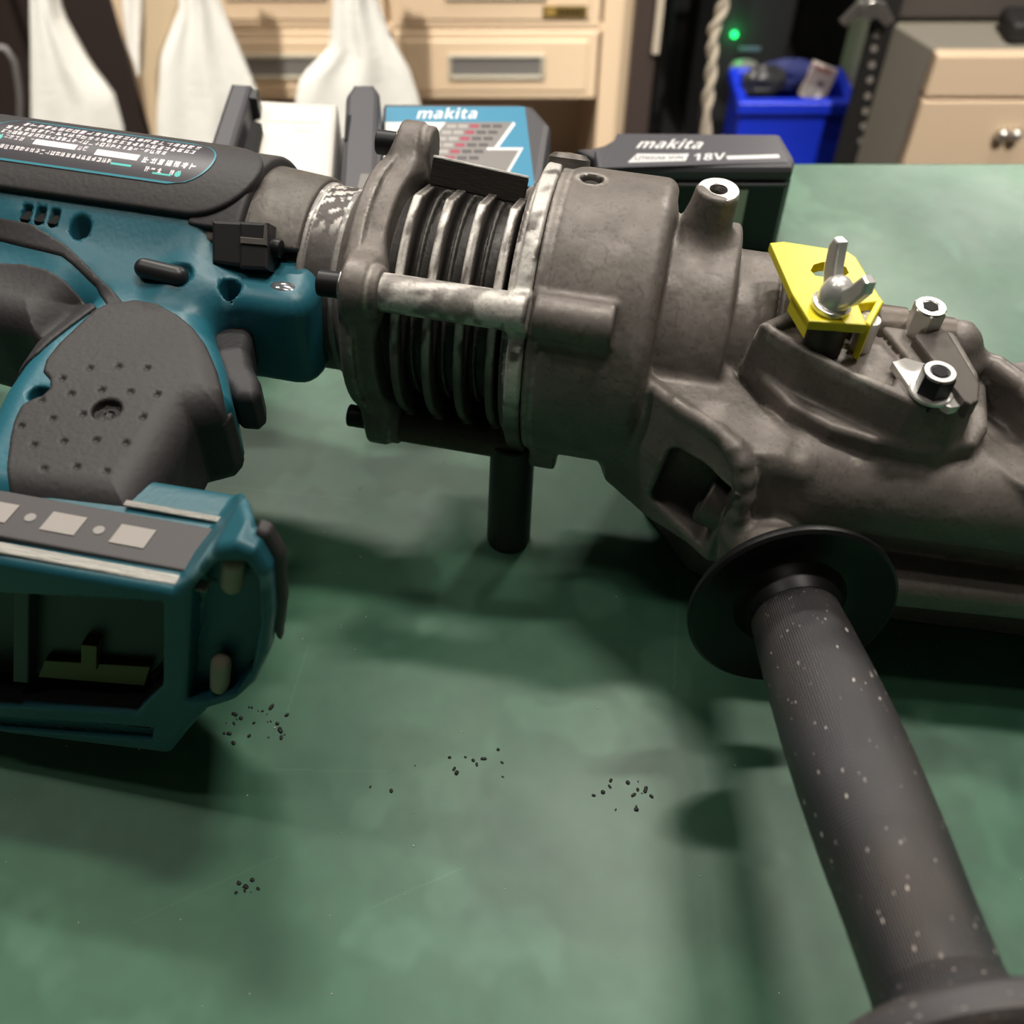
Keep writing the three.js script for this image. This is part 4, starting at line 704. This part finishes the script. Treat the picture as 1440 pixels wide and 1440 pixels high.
{ // black rack with things in it
  const X = [[219.4,-409.6],[534.7,-409.6]], s = thing('equipment_rack', 'black open rack in deep shadow, behind the blue crate', 'rack', [0.45, FLOOR, -1.75]);
  const yS = [[301.9,-433.9]][0][1];
  wpart('side', box2(X[0][0], X[0][0] + 16, FL, 900, -2000, -1500), M.blackPaint, s);
  wpart('side', box2(X[1][0] - 16, X[1][0], FL, 900, -2000, -1500), M.blackPaint, s);
  wpart('back', box2(X[0][0], X[1][0], FL, 900, -2010, -1992), M.blackPaint, s);
  wpart('shelf', box2(X[0][0] + 16, X[1][0] - 16, 330, 350, -1992, -1500), M.blackPaint, s);
  wpart('shelf', box2(X[0][0] + 16, X[1][0] - 16, yS - 150, yS - 130, -1992, -1500), M.blackPaint, s);
  const d = [[287.6,-250.7],[406.4,-408.4],[321.9,-357.7],[332.3,-376.4],[364.7,-382.7]], v = thing('network_box', 'black electronic box with a glowing green indicator', 'device', [(d[0][0] + d[1][0]) / 2000, (yS - 130) / 1000, -1.58]);
  wpart('device_case', box2(d[0][0], d[1][0], yS - 129, d[0][1], -1700, -1485, 6), std({ color: lin(0.004, 0.004, 0.0045), roughness: 0.8 }), v);
  wpart('green_light', new THREE.SphereGeometry(5, 20, 14).translate(d[2][0], d[2][1], -1484), std({ color: lin(0, 0.2, 0.05), emissive: lin(0.02, 1, 0.22), emissiveIntensity: 2.2 }), v);
  const gl = new THREE.PointLight(new THREE.Color().setRGB(0.02, 1, 0.22), 0.004); gl.position.set(d[2][0] / 1000, d[2][1] / 1000, -1.474); gl.shadow.radius = 0.3; scene.add(gl);
  wpart('port_label', box2(d[3][0], d[4][0], d[4][1], d[3][1], -1486, -1483.5, 0.8), std({ color: lin(0.06, 0.1, 0.13), roughness: 0.5 }), v);
  const g = [[337.1,-388.4]][0], k = thing('grey_bundle', 'small dark grey bundle below the glowing indicator', 'bundle', [g[0] / 1000, g[1] / 1000 - 0.05, -1.46]);
  wpart('wrapped_cloth', (() => { const q = new THREE.SphereGeometry(1, 32, 20), p = q.attributes.position; for (let i = 0; i < p.count; i++) { const w = 1 + 0.25 * (n3(p.getX(i) * 3 + 9, p.getY(i) * 3 + 9, p.getZ(i) * 3 + 9) - 0.5); p.setXYZ(i, p.getX(i) * w * 22, p.getY(i) * w * 13, p.getZ(i) * w * 18); } q.computeVertexNormals(); q.translate(g[0], g[1] - 4, -1448); return q; })(), M.handleGrey, k);
}
{ // ---- blue crate and what lies in it
  const Z = -1290, p = [[299.2,-357.7],[458.5,-349.7],[318.2,-453],[471.4,-453]], b = 0;
  const yt = (p[0][1] + p[1][1]) / 2, x0 = p[0][0], x1 = p[1][0], yb = yt - 230, c = thing('storage_crate', 'bright blue plastic crate with a folded rim, below the black rack', 'crate', [(x0 + x1) / 2000, yb / 1000, -1.37]);
  const Zb = -1375, wl = 5;
  wpart('crate_wall', merge([box2(x0 + 8, x1 - 8, yb, yt - 4, Z - wl, Z, 2), box2(x0 + 8, x1 - 8, yb, yt - 4, Zb, Zb + wl, 2), box2(x0 + 6, x0 + 6 + wl, yb, yt - 4, Zb, Z, 2), box2(x1 - 6 - wl, x1 - 6, yb, yt - 4, Zb, Z, 2), box2(x0 + 8, x1 - 8, yb, yb + 6, Zb, Z, 2)]), M.blue, c);
  wpart('crate_rim', merge([box2(x0, x1, yt - 20, yt, Z - 8, Z + 8, 5), box2(x0, x1, yt - 20, yt, Zb - 6, Zb + 6, 5), box2(x0, x0 + 14, yt - 20, yt, Zb, Z, 5), box2(x1 - 14, x1, yt - 20, yt, Zb, Z, 5)]), M.blue, c);
  for (const [nm, lb, q, s, m] of [['dark_bag', 'dark blue plastic bag bunched up at the back of the crate', [[372.3,-351.1]][0], [48, 22, 14], M.darkBlue], ['dark_rag', 'dark rag lying at the left in the blue crate', [[337.5,-346.3]][0], [30, 22, 20], M.blackPlastic]]) {
    const t = thing(nm, lb, nm === 'dark_bag' ? 'bag' : 'rag', [q[0] / 1000, q[1] / 1000 - 0.02, -1.36]);
    const g = new THREE.SphereGeometry(1, 48, 32), ps = g.attributes.position;
    for (let i = 0; i < ps.count; i++) { const X = ps.getX(i), Y = ps.getY(i), Zz = ps.getZ(i), w = 1 + 0.45 * (n3(X * 4 + 20, Y * 4 + 20, Zz * 4 + 20) - 0.5); ps.setXYZ(i, X * s[0] * w, Y * s[1] * w, Zz * s[2] * w); }
    g.computeVertexNormals(); g.translate(q[0], q[1], nm === 'dark_bag' ? -1350 : -1325); wpart('folds', g, m, t);
  }
  // cardboard filler carrying the packet inside the crate
  const k = [[413.5,-353.4]][0], pk = thing('paper_packet', 'small white and pink packet standing tilted in the blue crate', 'packet', [k[0] / 1000, k[1] / 1000 - 0.03, -1.34]);
  const tex = canvasTex(64, 96, (g, w, h) => { g.fillStyle = '#b8a9a4'; g.fillRect(0, 0, w, h); g.fillStyle = '#a06a5c'; g.fillRect(8, 6, 40, 12); g.fillStyle = '#5b4c60'; g.fillRect(28, 40, 16, 14); g.fillStyle = '#d8cfc8'; g.fillRect(6, 60, 46, 26); });
  const g = rbox(0, 0, 0, 36, 46, 14, 2); g.rotateZ(-0.32); g.rotateX(-0.25); g.translate(k[0], k[1], -1335); wpart('packet_box', g, std({ map: tex, roughness: 0.7 }), pk);
}
{ // ---- cream cord hanging in front of the rack
  const p = [[257.7,-143.4],[270.1,-242.5],[260.9,-282.9],[266.1,-330.2],[267.5,-385.3],[281,-506.3]], c = thing('power_cord', 'twisted cream power cord hanging in front of the black rack', 'cord', [p[2][0] / 1000, FLOOR, -1.33]);
  const mk = (ph) => { const q = []; for (let i = 0; i <= 60; i++) { const t = i / 60 * (p.length - 1), k = Math.min(p.length - 2, Math.floor(t)), f = t - k, a = i * 0.42 + ph; q.push([mixn(p[k][0], p[k + 1][0], f) + Math.cos(a) * 4.2, mixn(p[k][1], p[k + 1][1], f), -1330 + Math.sin(a) * 4.2]); } q.push([p[5][0], FL + 5, -1330]); q.unshift([p[0][0], 700, -1330]); return tube(q, 4.4, 220, 10); };
  wpart('strand', mk(0), M.cord, c); wpart('strand', mk(Math.PI), M.cord, c);
}
{ // ---- slotted steel upright
  const p = [[426.5,-293.9],[459.2,-293.9]], x0 = p[0][0], x1 = p[1][0], t = thing('slotted_upright', 'black slotted angle-iron upright between the blue crate and the cream chest', 'shelf post', [(x0 + x1) / 2000, FLOOR, -1.24]);
  wpart('angle_iron', merge([box2(x0, x1, FL, CEIL * 1000 - 2, -1233, -1230, 1), box2(x1 - 3, x1, FL, CEIL * 1000 - 2, -1262, -1230, 1)]), M.blackPaint, t);
  for (const q of [[438.1,-239.1],[439.3,-256.4],[442.2,-276.7],[444.7,-295.7],[447.7,-317],[450.3,-336.9],[452.9,-357.4],[455.6,-378.3]]) wpart('slot', new THREE.CylinderGeometry(4.2, 4.2, 2, 20).rotateX(Math.PI / 2).translate(q[0], q[1], -1229.4), std({ color: lin(0.2, 0.18, 0.16), roughness: 0.5 }), t);
  const w = [[416.6,-200.5]][0], k = thing('wing_clamp', 'shiny steel wing nut clamped to the black slotted upright', 'wing nut', [w[0] / 1000, w[1] / 1000, -1.225]);
  const wing = (s) => { const g = prism([[2, -6], [24, -22], [32, -16], [16, 6], [2, 8]].map((q) => [q[0] * s, q[1]]).sort(() => 0), -3, 3, 'xy', 1.5); g.translate(w[0], w[1], -1216); return g; };
  wpart('hub', rod([w[0], w[1], -1229], [w[0], w[1], -1205], 11), M.steel, k);
  wpart('wing', wing(1), M.steel, k); wpart('wing', prism([[-2, 8], [-16, 6], [-32, -16], [-24, -22], [-2, -6]], -3, 3, 'xy', 1.5).translate(w[0], w[1], -1216), M.steel, k);
}
{ // ---- cream chest at the right with a grey side, and what stands on it
  const Z = -1150, p = [[486,-226.2],[505,-360.7],[502.8,-279.1]], x0 = p[0][0], yt = p[0][1], ym = p[2][1], t = thing('cream_chest', 'cream wooden chest of drawers with a grey side, right of the slotted upright', 'chest', [x0 / 1000 + 0.2, FLOOR, -1.3]);
  const zb = -1227, x1 = x0 + 420;
  wpart('chest_body', prism([[x0, Z - 16], [x1, Z - 16], [x1, zb], [x0 - 31, zb]], FL, yt, 'xz', 3), std({ color: lin(0.2, 0.18, 0.145), roughness: 0.75 }), t);
  for (const [a, b] of [[yt, ym + 2], [ym - 2, ym - 170], [ym - 174, FL + 60]]) {
    const d = wpart('drawer', box2(x0, x1, b, a, Z - 17, Z, 3), M.carton, t);
    if (b < ym - 100 && b > FL + 100) { const k = [[600.2,-319.8]][0]; for (const dx of [-8, 8]) wpart('knob', new THREE.SphereGeometry(8, 24, 16).translate(k[0] + dx, k[1], -1143), M.steel, t, d); }
  }
  const k = [[570.6,-235.5],[625.2,-213.9]], c = thing('black_case', 'black case standing on the cream chest at the right edge', 'case', [k[0][0] / 1000 + 0.05, yt / 1000, -1.19]);
  wpart('case_shell', box2(k[0][0], k[1][0] + 40, yt + 0.5, yt + 26, -1222, -1172, 8), M.blackPaint, c);
  const b = [[464,-230.7],[579.8,-135]], m = thing('storage_box', 'dark grey box standing behind the cream chest', 'box', [b[0][0] / 1000 + 0.15, FLOOR, -1.33]);
  wpart('box_shell', box2(b[0][0], b[0][0] + 380, FL, b[0][1] + 3, -1420, -1245, 5), M.creamDark, m);
  wpart('box_lid', box2(b[0][0] - 6, b[0][0] + 386, b[0][1] + 3, b[0][1] + 120, -1426, -1239, 6), std({ color: lin(0.07, 0.058, 0.05), roughness: 0.7 }), m);
}

renderer.render(scene, camera);
